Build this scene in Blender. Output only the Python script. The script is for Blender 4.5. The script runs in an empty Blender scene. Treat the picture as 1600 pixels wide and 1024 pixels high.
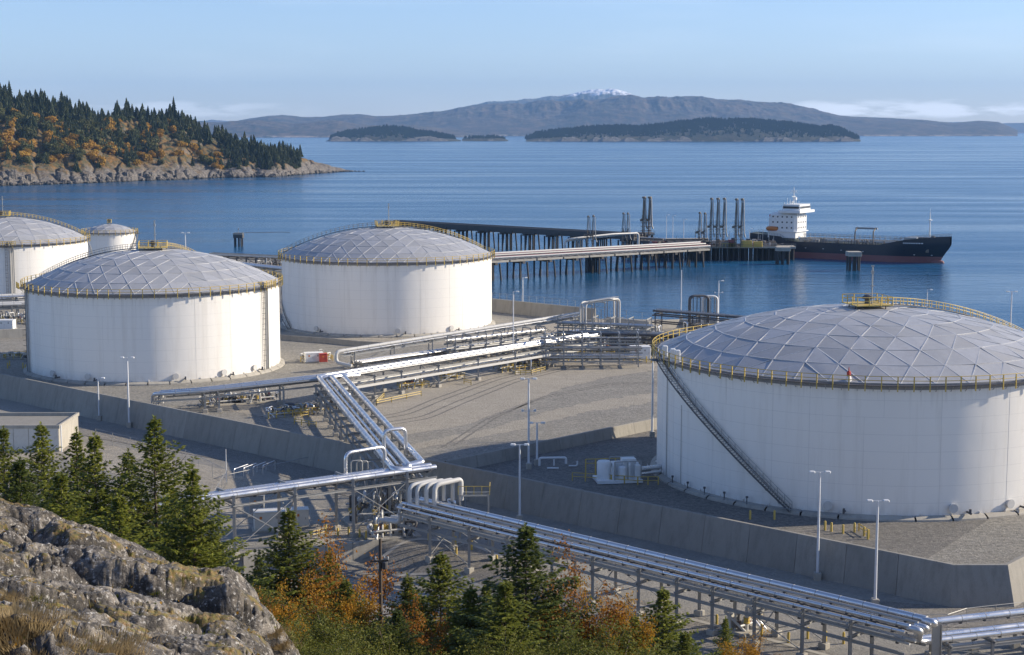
import bpy, math, random
import numpy as np
from mathutils import Vector, Matrix
sc = bpy.context.scene
COL = sc.collection
R = math.radians
# ------------------------------------------------------------------ camera, world, sun
CH, F, VH = 55.0, 2500.0, 203.0
TH = math.atan((512 - VH) / F)
cam_d = bpy.data.cameras.new('camera'); cam = bpy.data.objects.new('camera', cam_d); COL.objects.link(cam)
cam.location = (0, 0, CH); cam.rotation_euler = (math.pi / 2 - TH, 0, 0)
cam_d.lens = F / 1600 * 36; cam_d.sensor_width = 36; cam_d.clip_start = 1; cam_d.clip_end = 150000
sc.camera = cam
SUN_EL, SUN_AZ = R(24.5), R(100)          # azimuth from -Y towards +X
sd = Vector((math.sin(SUN_AZ) * math.cos(SUN_EL), -math.cos(SUN_AZ) * math.cos(SUN_EL), math.sin(SUN_EL)))
w = bpy.data.worlds.new('World'); sc.world = w; w.use_nodes = True
nt = w.node_tree; nt.nodes.clear()
def wn(t, **k):
    n = nt.nodes.new(t)
    for a, b in k.items(): setattr(n, a, b)
    return n
sky = wn('ShaderNodeTexSky', sky_type='NISHITA', sun_disc=False, sun_elevation=SUN_EL, sun_rotation=math.atan2(sd.x, sd.y), altitude=0, air_density=0.85, dust_density=0.2, ozone_density=4.0)
tc = wn('ShaderNodeTexCoord'); sep = wn('ShaderNodeSeparateXYZ'); nt.links.new(tc.outputs['Generated'], sep.inputs[0])
mp = wn('ShaderNodeMapping'); mp.inputs['Scale'].default_value = (26, 26, 150); nt.links.new(tc.outputs['Generated'], mp.inputs[0])
nz = wn('ShaderNodeTexNoise'); nz.inputs['Scale'].default_value = 1.0; nz.inputs['Detail'].default_value = 8; nz.inputs['Roughness'].default_value = .6
nt.links.new(mp.outputs[0], nz.inputs[0])
def wm(op, a, b=None, c=None):
    n = wn('ShaderNodeMath', operation=op)
    for i, v in enumerate((a, b, c)):
        if v is None: continue
        if isinstance(v, (int, float)): n.inputs[i].default_value = v
        else: nt.links.new(v, n.inputs[i])
    return n.outputs[0]
def ss(v, a, b):
    n = wn('ShaderNodeMapRange', interpolation_type='SMOOTHSTEP'); nt.links.new(v, n.inputs[0]); n.inputs[1].default_value = a; n.inputs[2].default_value = b
    return n.outputs[0]
el = sep.outputs[2]
band = wm('MULTIPLY', ss(el, .005, .0095), wm('SUBTRACT', 1, ss(el, .0135, .021)))
thr = wm('ADD', nz.outputs[0], wm('MULTIPLY', band, .22))
mp2 = wn('ShaderNodeMapping'); mp2.inputs['Scale'].default_value = (2.6, 2.6, 3); mp2.inputs['Location'].default_value = (1.9, .2, 0); nt.links.new(tc.outputs['Generated'], mp2.inputs[0])
nz2 = wn('ShaderNodeTexNoise'); nz2.inputs['Scale'].default_value = 1; nt.links.new(mp2.outputs[0], nz2.inputs[0])
big = ss(sep.outputs[0], .12, .2)
big = wm('MAXIMUM', big, wm('MULTIPLY', ss(wm('MULTIPLY', sep.outputs[0], -1), .1, .2), .55))
cl = wm('MULTIPLY', wm('MULTIPLY', ss(thr, .60, .80), band), wm('MULTIPLY', big, .75))
veil = wn('ShaderNodeTexNoise'); veil.inputs['Scale'].default_value = 1; veil.inputs['Detail'].default_value = 5
mp3 = wn('ShaderNodeMapping'); mp3.inputs['Scale'].default_value = (5, 5, 40); nt.links.new(tc.outputs['Generated'], mp3.inputs[0]); nt.links.new(mp3.outputs[0], veil.inputs[0])
vl = wm('MULTIPLY', ss(veil.outputs[0], .45, .8), .10)
tint = wn('ShaderNodeMix', data_type='RGBA', blend_type='MULTIPLY'); tint.inputs[0].default_value = 1; nt.links.new(sky.outputs[0], tint.inputs[6]); tint.inputs[7].default_value = (.97, .91, .985, 1)
mixc = wn('ShaderNodeMix', data_type='RGBA'); nt.links.new(wm('ADD', cl, vl), mixc.inputs[0]); nt.links.new(tint.outputs[2], mixc.inputs[6]); mixc.inputs[7].default_value = (9.0, 9.2, 9.6, 1)
bg = wn('ShaderNodeBackground'); bg.inputs[1].default_value = 0.117
nt.links.new(mixc.outputs[2], bg.inputs[0])
wo = wn('ShaderNodeOutputWorld'); nt.links.new(bg.outputs[0], wo.inputs[0])
sl = bpy.data.lights.new('sun', 'SUN'); sl.energy = 4.5; sl.angle = R(.53); sl.color = (1, .88, .70)
so = bpy.data.objects.new('sun', sl); COL.objects.link(so); so.rotation_euler = sd.to_track_quat('Z', 'Y').to_euler()
sc.view_settings.view_transform = 'Standard'; sc.view_settings.look = 'None'; sc.view_settings.exposure = 0.66; sc.view_settings.gamma = 1
sc.view_settings.use_curve_mapping = False
sc.cycles.max_bounces = 6; sc.cycles.diffuse_bounces = 4; sc.cycles.glossy_bounces = 3; sc.cycles.transparent_max_bounces = 8; sc.cycles.volume_bounces = 0
sc.cycles.use_denoising = True; sc.cycles.sample_clamp_indirect = 6
# ------------------------------------------------------------------ geometry helpers
CT, ST = math.cos(TH), math.sin(TH)
def ray(x, y):
    a, b = x - 800, 512 - y
    return Vector((a, b * ST + F * CT, b * CT - F * ST))
def P(x, y, z=0.0):
    d = ray(x, y); return Vector((0, 0, CH)) + d * ((CH - z) / -d.z)
def PY(x, y, Y):
    d = ray(x, y); return Vector((0, 0, CH)) + d * (Y / d.y)
def px_of(p):
    v = Vector(p) - Vector((0, 0, CH)); zc = v.y * CT - v.z * ST; up = v.y * ST + v.z * CT
    return 800 + F * v.x / zc, 512 - F * up / zc
def at_x(A, B, px):
    """point of the segment A-B that lies on the sight line column px"""
    k = (px - 800) / F
    def g(p): return p.x - k * (p.y * CT - (p.z - CH) * ST)
    a, b = g(A), g(B); return A.lerp(B, a / (a - b))
def V(*a): return Vector(a)
rnd = random.Random(7)
class MB:
    def __init__(s): s.v = []; s.f = []
    def add(s, vs, fs):
        o = len(s.v); s.v += [tuple(v) for v in vs]; s.f += [tuple(i + o for i in f) for f in fs]; return s
    def box(s, c, d, rz=0.0, M=None):
        x, y, z = d[0] / 2, d[1] / 2, d[2] / 2
        vs = [Vector((i * x, j * y, k * z)) for i in (-1, 1) for j in (-1, 1) for k in (-1, 1)]
        if M is None: M = Matrix.Rotation(rz, 3, 'Z')
        c = Vector(c)
        return s.add([c + M @ v for v in vs], [(0, 1, 3, 2), (4, 6, 7, 5), (0, 4, 5, 1), (2, 3, 7, 6), (0, 2, 6, 4), (1, 5, 7, 3)])
    def cbox(s, c, d, b=.04, rz=0.0):
        """box with chamfered vertical and top edges"""
        x, y, z = d[0] / 2, d[1] / 2, d[2] / 2
        pr = lambda X, Y: [(-X + b, -Y), (X - b, -Y), (X, -Y + b), (X, Y - b), (X - b, Y), (-X + b, Y), (-X, Y - b), (-X, -Y + b)]
        M = Matrix.Rotation(rz, 3, 'Z'); c = Vector(c); vs = []
        for (X, Y, Z) in ((x, y, -z), (x, y, z - b), (x - b, y - b, z)):
            vs += [c + M @ Vector((p[0], p[1], Z)) for p in pr(X, Y)]
        fs = [tuple(range(7, -1, -1)), tuple(range(16, 24))]
        for r in (0, 8): fs += [(r + i, r + (i + 1) % 8, r + 8 + (i + 1) % 8, r + 8 + i) for i in range(8)]
        return s.add(vs, fs)
    def beam(s, p, q, w, h=None, up=Vector((0, 0, 1))):
        p, q = Vector(p), Vector(q); h = h or w; d = (q - p)
        if d.length < 1e-6: return s
        dn = d.normalized(); sx = dn.cross(up)
        if sx.length < 1e-3: sx = dn.cross(Vector((0, 1, 0)))
        sx.normalize(); sz = sx.cross(dn)
        vs = [e + sx * (i * w / 2) + sz * (k * h / 2) for e in (p, q) for i, k in ((-1, -1), (1, -1), (1, 1), (-1, 1))]
        return s.add(vs, [(0, 3, 2, 1), (4, 5, 6, 7), (0, 1, 5, 4), (1, 2, 6, 5), (2, 3, 7, 6), (3, 0, 4, 7)])
    def ibeam(s, p, q, w, h, t=.03):
        p, q = Vector(p), Vector(q); dn = (q - p).normalized(); up = Vector((0, 0, 1)) if abs(dn.z) < .9 else Vector((0, 1, 0))
        sx = dn.cross(up).normalized(); sz = sx.cross(dn)
        s.beam(p + sz * (h / 2 - t / 2), q + sz * (h / 2 - t / 2), w, t, up); s.beam(p - sz * (h / 2 - t / 2), q - sz * (h / 2 - t / 2), w, t, up)
        return s.beam(p, q, t, h - 2 * t - .002, up)
    def tube(s, pts, r, n=10, closed=False, cap=True, r2=None):
        pts = [Vector(p) for p in pts]; m = len(pts)
        if m < 2: return s
        o = len(s.v); prev = None
        for i, p in enumerate(pts):
            if closed: t = pts[(i + 1) % m] - pts[i - 1]
            else: t = pts[min(i + 1, m - 1)] - pts[max(i - 1, 0)]
            t.normalize()
            if prev is None:
                a = Vector((0, 0, 1)) if abs(t.z) < .9 else Vector((1, 0, 0)); u = t.cross(a).normalized()
            else:
                u = prev - t * prev.dot(t)
                if u.length < 1e-5: u = t.cross(Vector((0, 0, 1)))
                u.normalize()
            prev = u; v = t.cross(u); rr = r if r2 is None else r + (r2 - r) * i / (m - 1)
            for k in range(n):
                a = 2 * math.pi * k / n; s.v.append(tuple(p + u * (math.cos(a) * rr) + v * (math.sin(a) * rr)))
        for i in range(m if closed else m - 1):
            j = (i + 1) % m
            for k in range(n): s.f.append((o + i * n + k, o + i * n + (k + 1) % n, o + j * n + (k + 1) % n, o + j * n + k))
        if cap and not closed:
            s.f.append(tuple(o + k for k in range(n - 1, -1, -1))); s.f.append(tuple(o + (m - 1) * n + k for k in range(n)))
        return s
    def lathe(s, prof, n=24, c=(0, 0, 0), a0=0, a1=2 * math.pi):
        o = len(s.v); full = abs(a1 - a0 - 2 * math.pi) < 1e-6; k = n if full else n + 1
        for r, z in prof:
            for i in range(k):
                a = a0 + (a1 - a0) * i / n; s.v.append((c[0] + r * math.cos(a), c[1] + r * math.sin(a), c[2] + z))
        for j in range(len(prof) - 1):
            for i in range(n):
                i2 = (i + 1) % k; s.f.append((o + j * k + i, o + j * k + i2, o + (j + 1) * k + i2, o + (j + 1) * k + i))
        if full:
            if prof[0][0] > 1e-4: s.f.append(tuple(o + i for i in range(n - 1, -1, -1)))
            if prof[-1][0] > 1e-4: s.f.append(tuple(o + (len(prof) - 1) * k + i for i in range(n)))
        return s
    def prism(s, poly, z0, z1):
        n = len(poly); vs = [(p[0], p[1], z0) for p in poly] + [(p[0], p[1], z1) for p in poly]
        return s.add(vs, [tuple(range(n - 1, -1, -1)), tuple(range(n, 2 * n))] + [(i, (i + 1) % n, n + (i + 1) % n, n + i) for i in range(n)])
    def mesh(s, name, mat, smooth=None):
        me = bpy.data.meshes.new(name); me.from_pydata(s.v, [], s.f); me.materials.append(mat)
        if smooth is not None:
            me.polygons.foreach_set('use_smooth', [True] * len(me.polygons))
            if smooth < 179: me.set_sharp_from_angle(angle=R(smooth))
        me.update(); return me
    def build(s, name, mat, parent=None, smooth=None, local=False, **k):
        if parent is not None and not local:
            o = wloc(parent); s.v = [(x - o.x, y - o.y, z - o.z) for x, y, z in s.v]
        return inst(name, s.mesh(name, mat, smooth), parent, **k)
def wloc(o):
    l = Vector((0, 0, 0))
    while o is not None: l += o.location; o = o.parent
    return l
def inst(name, me, parent=None, loc=(0, 0, 0), rz=0.0, scale=None, M=None, **k):
    o = bpy.data.objects.new(name, me); COL.objects.link(o); o.parent = parent
    if M is not None: o.matrix_basis = M
    else:
        o.location = loc; o.rotation_euler = (0, 0, rz)
        if scale is not None: o.scale = scale if hasattr(scale, '__len__') else (scale,) * 3
    for a, b in k.items(): o[a] = b
    return o
def thing(name, label, cat, loc=(0, 0, 0), rz=0.0, group=None):
    o = bpy.data.objects.new(name, None); COL.objects.link(o); o.location = loc; o.rotation_euler = (0, 0, rz); o.empty_display_size = .5
    return tag(o, label, cat, group)
def tag(o, label, cat, group=None):
    o['label'] = label; o['category'] = cat
    if group: o['group'] = group
    return o
def copy_tree(o, parent=None, kids=None):
    c = o.copy(); COL.objects.link(c); c.parent = parent
    for ch in (kids.get(o.name, []) if kids is not None else list(o.children)): copy_tree(ch, c, kids)
    return c
def fillet(pts, r, n=5):
    pts = [Vector(p) for p in pts]; out = [pts[0]]
    for i in range(1, len(pts) - 1):
        a, b, c = pts[i - 1], pts[i], pts[i + 1]; d1 = (a - b); d2 = (c - b)
        rr = min(r, d1.length * .48, d2.length * .48); p = b + d1.normalized() * rr; q = b + d2.normalized() * rr
        for k in range(n + 1):
            t = k / n; out.append(p.lerp(b, t).lerp(b.lerp(q, t), t))
    out.append(pts[-1]); return out
# numpy noise -----------------------------------------------------------------
def _h(ix, iy, seed):
    n = (ix.astype(np.int64) * 374761393 + iy.astype(np.int64) * 668265263 + seed * 974711) & 0xffffffff
    n = ((n ^ (n >> 13)) * 1274126177) & 0xffffffff
    return ((n ^ (n >> 16)) & 0xffffff) / float(0xffffff)
def vnoise(x, y, seed=0):
    x = np.asarray(x, float); y = np.asarray(y, float); ix, iy = np.floor(x), np.floor(y); fx, fy = x - ix, y - iy
    fx = fx * fx * (3 - 2 * fx); fy = fy * fy * (3 - 2 * fy)
    a, b, c, d = _h(ix, iy, seed), _h(ix + 1, iy, seed), _h(ix, iy + 1, seed), _h(ix + 1, iy + 1, seed)
    return (a * (1 - fx) + b * fx) * (1 - fy) + (c * (1 - fx) + d * fx) * fy
def fbm(x, y, seed=0, o=5, g=.5):
    s = 0; a = 1; t = 0
    for i in range(o): s = s + a * vnoise(x * 2 ** i + 17.3 * i, y * 2 ** i - 9.1 * i, seed + i); t += a; a *= g
    return s / t
def ridged(x, y, seed=0, o=5, g=.5):
    s = 0; a = 1; t = 0
    for i in range(o): s = s + a * (1 - np.abs(2 * vnoise(x * 2 ** i + 3.3 * i, y * 2 ** i + 7.7 * i, seed + i) - 1)); t += a; a *= g
    return s / t
def voro(x, y, seed=0):
    """distance to the nearest and second nearest cell point, and the cell's random value"""
    x = np.asarray(x, float); y = np.asarray(y, float); ix, iy = np.floor(x), np.floor(y)
    d1 = np.full(x.shape, 9.); d2 = np.full(x.shape, 9.); c1 = np.zeros(x.shape)
    for i in (-1, 0, 1):
        for j in (-1, 0, 1):
            cx, cy = ix + i, iy + j; qx = cx + _h(cx, cy, seed); qy = cy + _h(cx, cy, seed + 5); d = np.hypot(x - qx, y - qy); v = _h(cx, cy, seed + 9)
            m = d < d1; d2 = np.where(m, d1, np.minimum(d2, d)); c1 = np.where(m, v, c1); d1 = np.where(m, d, d1)
    return d1, d2, c1
def sstep(a, b, x):
    t = np.clip((np.asarray(x, float) - a) / (b - a), 0, 1); return t * t * (3 - 2 * t)
def grid(name, X, Y, Z, mat, smooth=True, kind='structure', **k):
    n, m = X.shape; co = np.stack([X, Y, Z], -1).reshape(-1, 3)
    i = np.arange(n * m).reshape(n, m); q = np.stack([i[:-1, :-1], i[1:, :-1], i[1:, 1:], i[:-1, 1:]], -1).reshape(-1, 4)
    me = bpy.data.meshes.new(name); me.vertices.add(len(co)); me.vertices.foreach_set('co', co.ravel())
    me.loops.add(q.size); me.loops.foreach_set('vertex_index', q.ravel()); me.polygons.add(len(q))
    me.polygons.foreach_set('loop_start', np.arange(0, q.size, 4)); me.polygons.foreach_set('loop_total', np.full(len(q), 4))
    me.polygons.foreach_set('use_smooth', np.full(len(q), smooth)); me.update(calc_edges=True); me.validate(); me.materials.append(mat)
    o = inst(name, me)
    # keep normals upward
    if me.polygons[len(q) // 2].normal.z < 0: me.flip_normals()
    if kind: o['kind'] = kind
    for a, b in k.items(): o[a] = b
    return o
def soup(name, co, tris, mat, parent=None, smooth=False, link=True):
    """mesh from numpy vertices and triangle indices"""
    me = bpy.data.meshes.new(name); co = np.asarray(co, np.float32); tris = np.asarray(tris, np.int32)
    me.vertices.add(len(co)); me.vertices.foreach_set('co', co.ravel()); me.loops.add(tris.size); me.loops.foreach_set('vertex_index', tris.ravel())
    me.polygons.add(len(tris)); me.polygons.foreach_set('loop_start', np.arange(0, tris.size, 3)); me.polygons.foreach_set('loop_total', np.full(len(tris), 3))
    me.polygons.foreach_set('use_smooth', np.full(len(tris), smooth)); me.update(calc_edges=True); me.materials.append(mat)
    return inst(name, me, parent) if link else me
# ------------------------------------------------------------------ materials
class NT:
    def __init__(s, name):
        s.m = bpy.data.materials.new(name); s.m.use_nodes = True; s.t = s.m.node_tree; s.t.nodes.clear()
        s.out = s.t.nodes.new('ShaderNodeOutputMaterial'); s.b = s.t.nodes.new('ShaderNodeBsdfPrincipled'); s.l(s.b.outputs[0], s.out.inputs[0])
        s.co = s.t.nodes.new('ShaderNodeTexCoord'); s.geo = s.t.nodes.new('ShaderNodeNewGeometry'); s.pos = s.geo.outputs['Position']
    def l(s, a, b): s.t.links.new(a, b)
    def map(s, sc, src=None):
        n = s.t.nodes.new('ShaderNodeMapping'); n.inputs['Scale'].default_value = sc if hasattr(sc, '__len__') else (sc,) * 3; s.l(src or s.pos, n.inputs[0]); return n.outputs[0]
    def noise(s, sc, det=5, rough=.55, src=None, dist=0.0):
        n = s.t.nodes.new('ShaderNodeTexNoise'); n.inputs['Scale'].default_value = 1; n.inputs['Detail'].default_value = det; n.inputs['Roughness'].default_value = rough; n.inputs['Distortion'].default_value = dist
        s.l(s.map(sc, src), n.inputs['Vector']); return n.outputs[0]
    def voro(s, sc, feat='F1', out='Distance', src=None):
        n = s.t.nodes.new('ShaderNodeTexVoronoi'); n.feature = feat; n.inputs['Scale'].default_value = 1; s.l(s.map(sc, src), n.inputs['Vector']); return n.outputs[out]
    def ramp(s, v, stops):
        n = s.t.nodes.new('ShaderNodeValToRGB'); e = n.color_ramp.elements
        while len(e) > 1: e.remove(e[-1])
        e[0].position, e[0].color = stops[0][0], col(stops[0][1])
        for p, c in stops[1:]: k = e.new(p); k.color = col(c)
        s.l(v, n.inputs[0]); return n.outputs[0]
    def mix(s, f, a, b, mode='MIX'):
        n = s.t.nodes.new('ShaderNodeMix'); n.data_type = 'RGBA'; n.blend_type = mode
        for i, v in ((0, f), (6, a), (7, b)):
            if isinstance(v, (int, float)): n.inputs[i].default_value = v if i == 0 else (v, v, v, 1)
            elif isinstance(v, tuple): n.inputs[i].default_value = col(v)
            else: s.l(v, n.inputs[i])
        return n.outputs[2]
    def math(s, op, a, b=0.0):
        n = s.t.nodes.new('ShaderNodeMath'); n.operation = op
        for i, v in enumerate((a, b)):
            if isinstance(v, (int, float)): n.inputs[i].default_value = v
            else: s.l(v, n.inputs[i])
        return n.outputs[0]
    def rng(s, v, a, b, c=0.0, d=1.0):
        n = s.t.nodes.new('ShaderNodeMapRange'); s.l(v, n.inputs[0])
        for i, q in enumerate((a, b, c, d)): n.inputs[i + 1].default_value = q
        return n.outputs[0]
    def bump(s, h, st=.5, d=.05, nrm=None):
        n = s.t.nodes.new('ShaderNodeBump'); n.inputs['Strength'].default_value = st; n.inputs['Distance'].default_value = d; s.l(h, n.inputs['Height'])
        if nrm is not None: s.l(nrm, n.inputs['Normal'])
        return n.outputs[0]
    def xyz(s, src=None):
        n = s.t.nodes.new('ShaderNodeSeparateXYZ'); s.l(src or s.pos, n.inputs[0]); return n.outputs
    def rand(s): return s.t.nodes.new('ShaderNodeObjectInfo').outputs['Random']
    def fin(s, c=None, rough=.6, metal=0.0, nrm=None, spec=None):
        for k, v in (('Base Color', c), ('Roughness', rough), ('Metallic', metal), ('Normal', nrm), ('Specular IOR Level', spec)):
            if v is None: continue
            if isinstance(v, (int, float)): s.b.inputs[k].default_value = v
            elif isinstance(v, tuple): s.b.inputs[k].default_value = col(v)
            else: s.l(v, s.b.inputs[k])
        return s.m
def col(c):
    if isinstance(c, (int, float)): return (c, c, c, 1)
    return tuple(c) + (1,) if len(c) == 3 else tuple(c)
def paint(name, c, rough=.5, metal=0.0, wear=.25, dirt=(.16, .12, .09), sc=.8, spec=None):
    n = NT(name); a = n.noise(sc, 7, .65); b = n.noise(sc * 9, 3, .6)
    k = n.mix(n.rng(a, .5, .78, 0, wear), c, dirt); k = n.mix(n.rng(b, .35, .7, 0, .18), k, tuple(x * .75 for x in c))
    return n.fin(k, n.rng(b, .3, .7, rough - .08, rough + .1), metal, spec=spec)
M = {}
def tank_mat():
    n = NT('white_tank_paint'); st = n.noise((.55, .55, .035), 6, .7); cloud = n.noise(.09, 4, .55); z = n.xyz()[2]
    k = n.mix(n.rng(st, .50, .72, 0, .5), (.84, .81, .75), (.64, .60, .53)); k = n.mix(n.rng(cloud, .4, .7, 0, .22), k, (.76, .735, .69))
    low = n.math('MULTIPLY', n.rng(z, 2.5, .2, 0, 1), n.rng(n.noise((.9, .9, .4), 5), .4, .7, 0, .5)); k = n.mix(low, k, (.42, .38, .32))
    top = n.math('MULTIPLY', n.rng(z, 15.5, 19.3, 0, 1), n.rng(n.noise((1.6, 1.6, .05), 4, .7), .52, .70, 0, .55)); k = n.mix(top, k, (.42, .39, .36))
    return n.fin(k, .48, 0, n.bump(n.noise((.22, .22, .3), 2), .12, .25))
M['tank'] = tank_mat()
def dome_mat():
    n = NT('aluminium_dome_panel'); r = n.rand(); a = n.noise(1.1, 6, .65); b = n.noise((.3, .3, .3), 3)
    k = n.mix(n.rng(a, .35, .75, 0, .5), (.44, .445, .46), (.30, .30, .31)); k = n.mix(n.math('MULTIPLY', r, .5), k, (.24, .25, .265)); k = n.mix(n.rng(b, .5, .8, 0, .3), k, (.36, .33, .29))
    return n.fin(k, n.rng(r, 0, 1, .46, .62), .15, n.bump(a, .25, .03))
M['dome'] = dome_mat()
M['seam'] = paint('weld_seam_grey_paint', (.60, .585, .555), .5, 0, .3)  # seams' own grey paint, slightly darker than the tank white
M['batten'] = paint('aluminium_batten', (.56, .56, .56), .45, .35, .2)
M['under'] = paint('dark_dome_underside', (.16, .17, .18), .7)
M['yellow'] = paint('yellow_safety_paint', (.56, .40, .09), .5, 0, .35)
M['steel'] = paint('galvanised_steel', (.36, .36, .35), .5, .45, .3)
M['dsteel'] = paint('dark_weathered_steel', (.10, .10, .105), .6, .3, .3, (.13, .07, .04))
M['paleband'] = paint('grey_rim_band', (.27, .27, .28), .55, .2, .3)
def pipe_mat(name, c, metal, rough):
    n = NT(name); z = n.noise(.35, 4, .6); f = n.noise(6, 2)
    k = n.mix(n.rng(z, .4, .75, 0, .35), c, tuple(x * .72 for x in c)); k = n.mix(n.rng(n.noise(1.5, 6, .7), .6, .8, 0, .35), k, (.30, .25, .2))
    return n.fin(k, n.rng(z, .35, .7, rough - .06, rough + .14), metal, n.bump(f, .12, .02))
M['pipe'] = pipe_mat('aluminium_pipe_cladding', (.70, .70, .70), .85, .30)
M['pipew'] = pipe_mat('white_pipe_paint', (.56, .55, .52), .0, .42)
M['pipered'] = pipe_mat('red_pipe_paint', (.26, .08, .07), .0, .5)
M['valve'] = paint('dark_valve_body', (.09, .10, .11), .5, .3)
M['white'] = paint('white_paint', (.76, .76, .74), .45, 0, .18)
M['cabinet'] = paint('cream_cabinet_paint', (.62, .60, .54), .5, 0, .25)
M['orange'] = paint('orange_paint', (.60, .20, .04), .5)
M['red'] = paint('red_paint', (.45, .06, .04), .5)
M['lamp'] = paint('lamp_housing', (.68, .69, .70), .4)
M['glass'] = NT('dark_window_glass').fin((.02, .025, .03), .12, 0)
def concrete(name, c, joint=True, sc=1.0):
    n = NT(name); a = n.noise(.25 * sc, 6, .65); st = n.noise((.9 * sc, .9 * sc, .12), 6, .7); f = n.noise(7, 3, .7)
    k = n.mix(n.rng(a, .3, .75, 0, .55), c, tuple(x * .68 for x in c)); k = n.mix(n.rng(st, .46, .68, 0, .6), k, tuple(x * .52 for x in c)); k = n.mix(n.rng(f, .4, .7, 0, .2), k, tuple(min(1, x * 1.35) for x in c)); k = n.mix(n.math('MULTIPLY', n.rand(), .34), k, tuple(x * .55 for x in c)); k = n.mix(n.rng(n.voro(.55), .04, .02), k, tuple(x * .35 for x in c))
    return n.fin(k, .85, 0, n.bump(f, .3, .03))
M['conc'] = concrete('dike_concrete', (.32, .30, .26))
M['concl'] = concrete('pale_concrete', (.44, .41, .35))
def gravel(name, c1, c2, c3, sc=1.0, fine=1.5):
    n = NT(name); big = n.noise(.03 * sc, 5, .6, dist=1.0); mid = n.noise(.22 * sc, 6, .7); f = n.noise(fine * .8, 6, .9); v = n.voro(fine * 1.3)
    k = n.mix(n.rng(big, .30, .70, 0, 1), c1, c2); k = n.mix(n.rng(mid, .42, .68, 0, .75), k, c3); k = n.mix(n.rng(f, .44, .58, 0, .9), k, tuple(x * .5 for x in c1)); k = n.mix(n.rng(v, 0, .34, .6, 0), k, tuple(min(1, x * 1.7) for x in c2))
    tr = n.noise((.03, .13, .1), 6, .7, dist=2.5); k = n.mix(n.rng(tr, .50, .70, 0, .3), k, tuple(x * 1.2 for x in c2))
    return n.fin(k, .92, 0, n.bump(n.math('ADD', n.math('MULTIPLY', f, 1.0), n.math('MULTIPLY', mid, .8)), 1.0, .32))
M['yard'] = gravel('grey_gravel', (.31, .29, .25), (.355, .33, .28), (.24, .228, .20))
M['pad'] = gravel('dark_gravel', (.22, .205, .18), (.26, .24, .21), (.17, .16, .145))
M['dirt'] = gravel('compacted_dirt', (.44, .395, .32), (.50, .45, .37), (.385, .345, .28), 1.3, 3.5)
M['asph'] = gravel('worn_asphalt', (.30, .275, .24), (.35, .32, .275), (.24, .225, .20), 1.6, 3)
def ground_mat():
    n = NT('site_ground'); z = n.xyz()[2]
    a = n.noise(.05, 6, .6, dist=.8); f = n.noise(2.2, 4, .8); md = n.noise(.3, 6, .6)
    k = n.mix(n.rng(a, .4, .6), (.31, .29, .25), (.25, .235, .205)); k = n.mix(n.rng(md, .45, .7, 0, .6), k, (.37, .34, .29)); k = n.mix(n.rng(f, .35, .65, 0, .5), k, (.13, .125, .115))
    g = n.mix(n.rng(n.noise(.6, 6, .7), .35, .65), (.07, .085, .03), (.20, .15, .06)); g = n.mix(n.rng(f, .35, .65, 0, .6), g, (.035, .04, .018))
    veg = n.rng(n.math('ADD', z, n.math('MULTIPLY', n.math('SUBTRACT', md, .5), 6)), -1.6, .8)
    k = n.mix(veg, k, g)
    return n.fin(k, .92, 0, n.bump(n.math('ADD', f, md), .9, .2))
M['ground'] = ground_mat()
def rock_mat(name, s=1.0, moss=True, wet=None):
    n = NT(name); a = n.noise(.5 * s, 8, .68, dist=.6); b = n.noise((2.2 * s, 2.2 * s, 3.0 * s), 7, .72); v = n.voro(1.1 * s, 'DISTANCE_TO_EDGE'); sp = n.noise(9 * s, 4, .75)
    k = n.ramp(a, [(.34, (.040, .034, .028)), (.45, (.12, .104, .086)), (.56, (.24, .212, .178)), (.71, (.40, .362, .31))])
    k = n.mix(n.rng(b, .47, .56, 0, .85), k, (.035, .031, .028)); k = n.mix(n.rng(sp, .56, .64, 0, .85), k, (.58, .56, .52)); k = n.mix(n.rng(sp, .42, .34, 0, .7), k, (.05, .048, .045))
    k = n.mix(n.rng(v, .0, .03, .7, 0), k, (.04, .036, .032))
    if moss:
        up = n.xyz(n.geo.outputs['Normal'])[2]; mo = n.math('MULTIPLY', n.rng(n.noise(.7 * s, 7, .75), .52, .58), n.rng(up, .45, .75))
        k = n.mix(n.math('MULTIPLY', mo, .9), k, n.mix(n.rng(sp, .4, .6), (.17, .16, .035), (.26, .15, .05)))
    if wet is not None:
        z = n.xyz()[2]; k = n.mix(n.rng(n.math('ADD', z, n.math('MULTIPLY', a, 3)), wet + 3.6, wet + 2.2), k, (.035, .033, .03))
    return n.fin(k, .85, 0, n.bump(n.math('ADD', n.math('MULTIPLY', b, 1.0), n.math('MULTIPLY', a, 1.4)), 1.0, .16 / s))
M['rock'] = rock_mat('lichen_rock', 1.0)
M['shore'] = rock_mat('shore_rock', .16, False, -6)
M['riprap'] = rock_mat('riprap_rock', .8, False)
def leaf_mat(name, c1, c2, c3, tr=.3, sc=.5):
    n = NT(name); r = n.rand(); a = n.noise(sc, 4, .6); f = n.noise(sc * 8, 2, .6)
    k = n.mix(n.rng(a, .35, .65), c1, c2); k = n.mix(n.rng(f, .45, .7, 0, .8), k, c3); k = n.mix(n.math('MULTIPLY', r, .45), k, tuple(x * .55 for x in c1))
    t = n.t.nodes.new('ShaderNodeBsdfTranslucent'); n.l(k, t.inputs[0]); mx = n.t.nodes.new('ShaderNodeMixShader'); mx.inputs[0].default_value = tr
    n.l(n.b.outputs[0], mx.inputs[1]); n.l(t.outputs[0], mx.inputs[2]); n.l(mx.outputs[0], n.out.inputs[0])
    return n.fin(k, .65, 0, spec=.25)
M['needle'] = leaf_mat('spruce_needles', (.13, .165, .02), (.21, .235, .03), (.34, .32, .055))
M['needle2'] = leaf_mat('dark_fir_needles', (.07, .10, .02), (.11, .14, .025), (.19, .20, .035))
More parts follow.
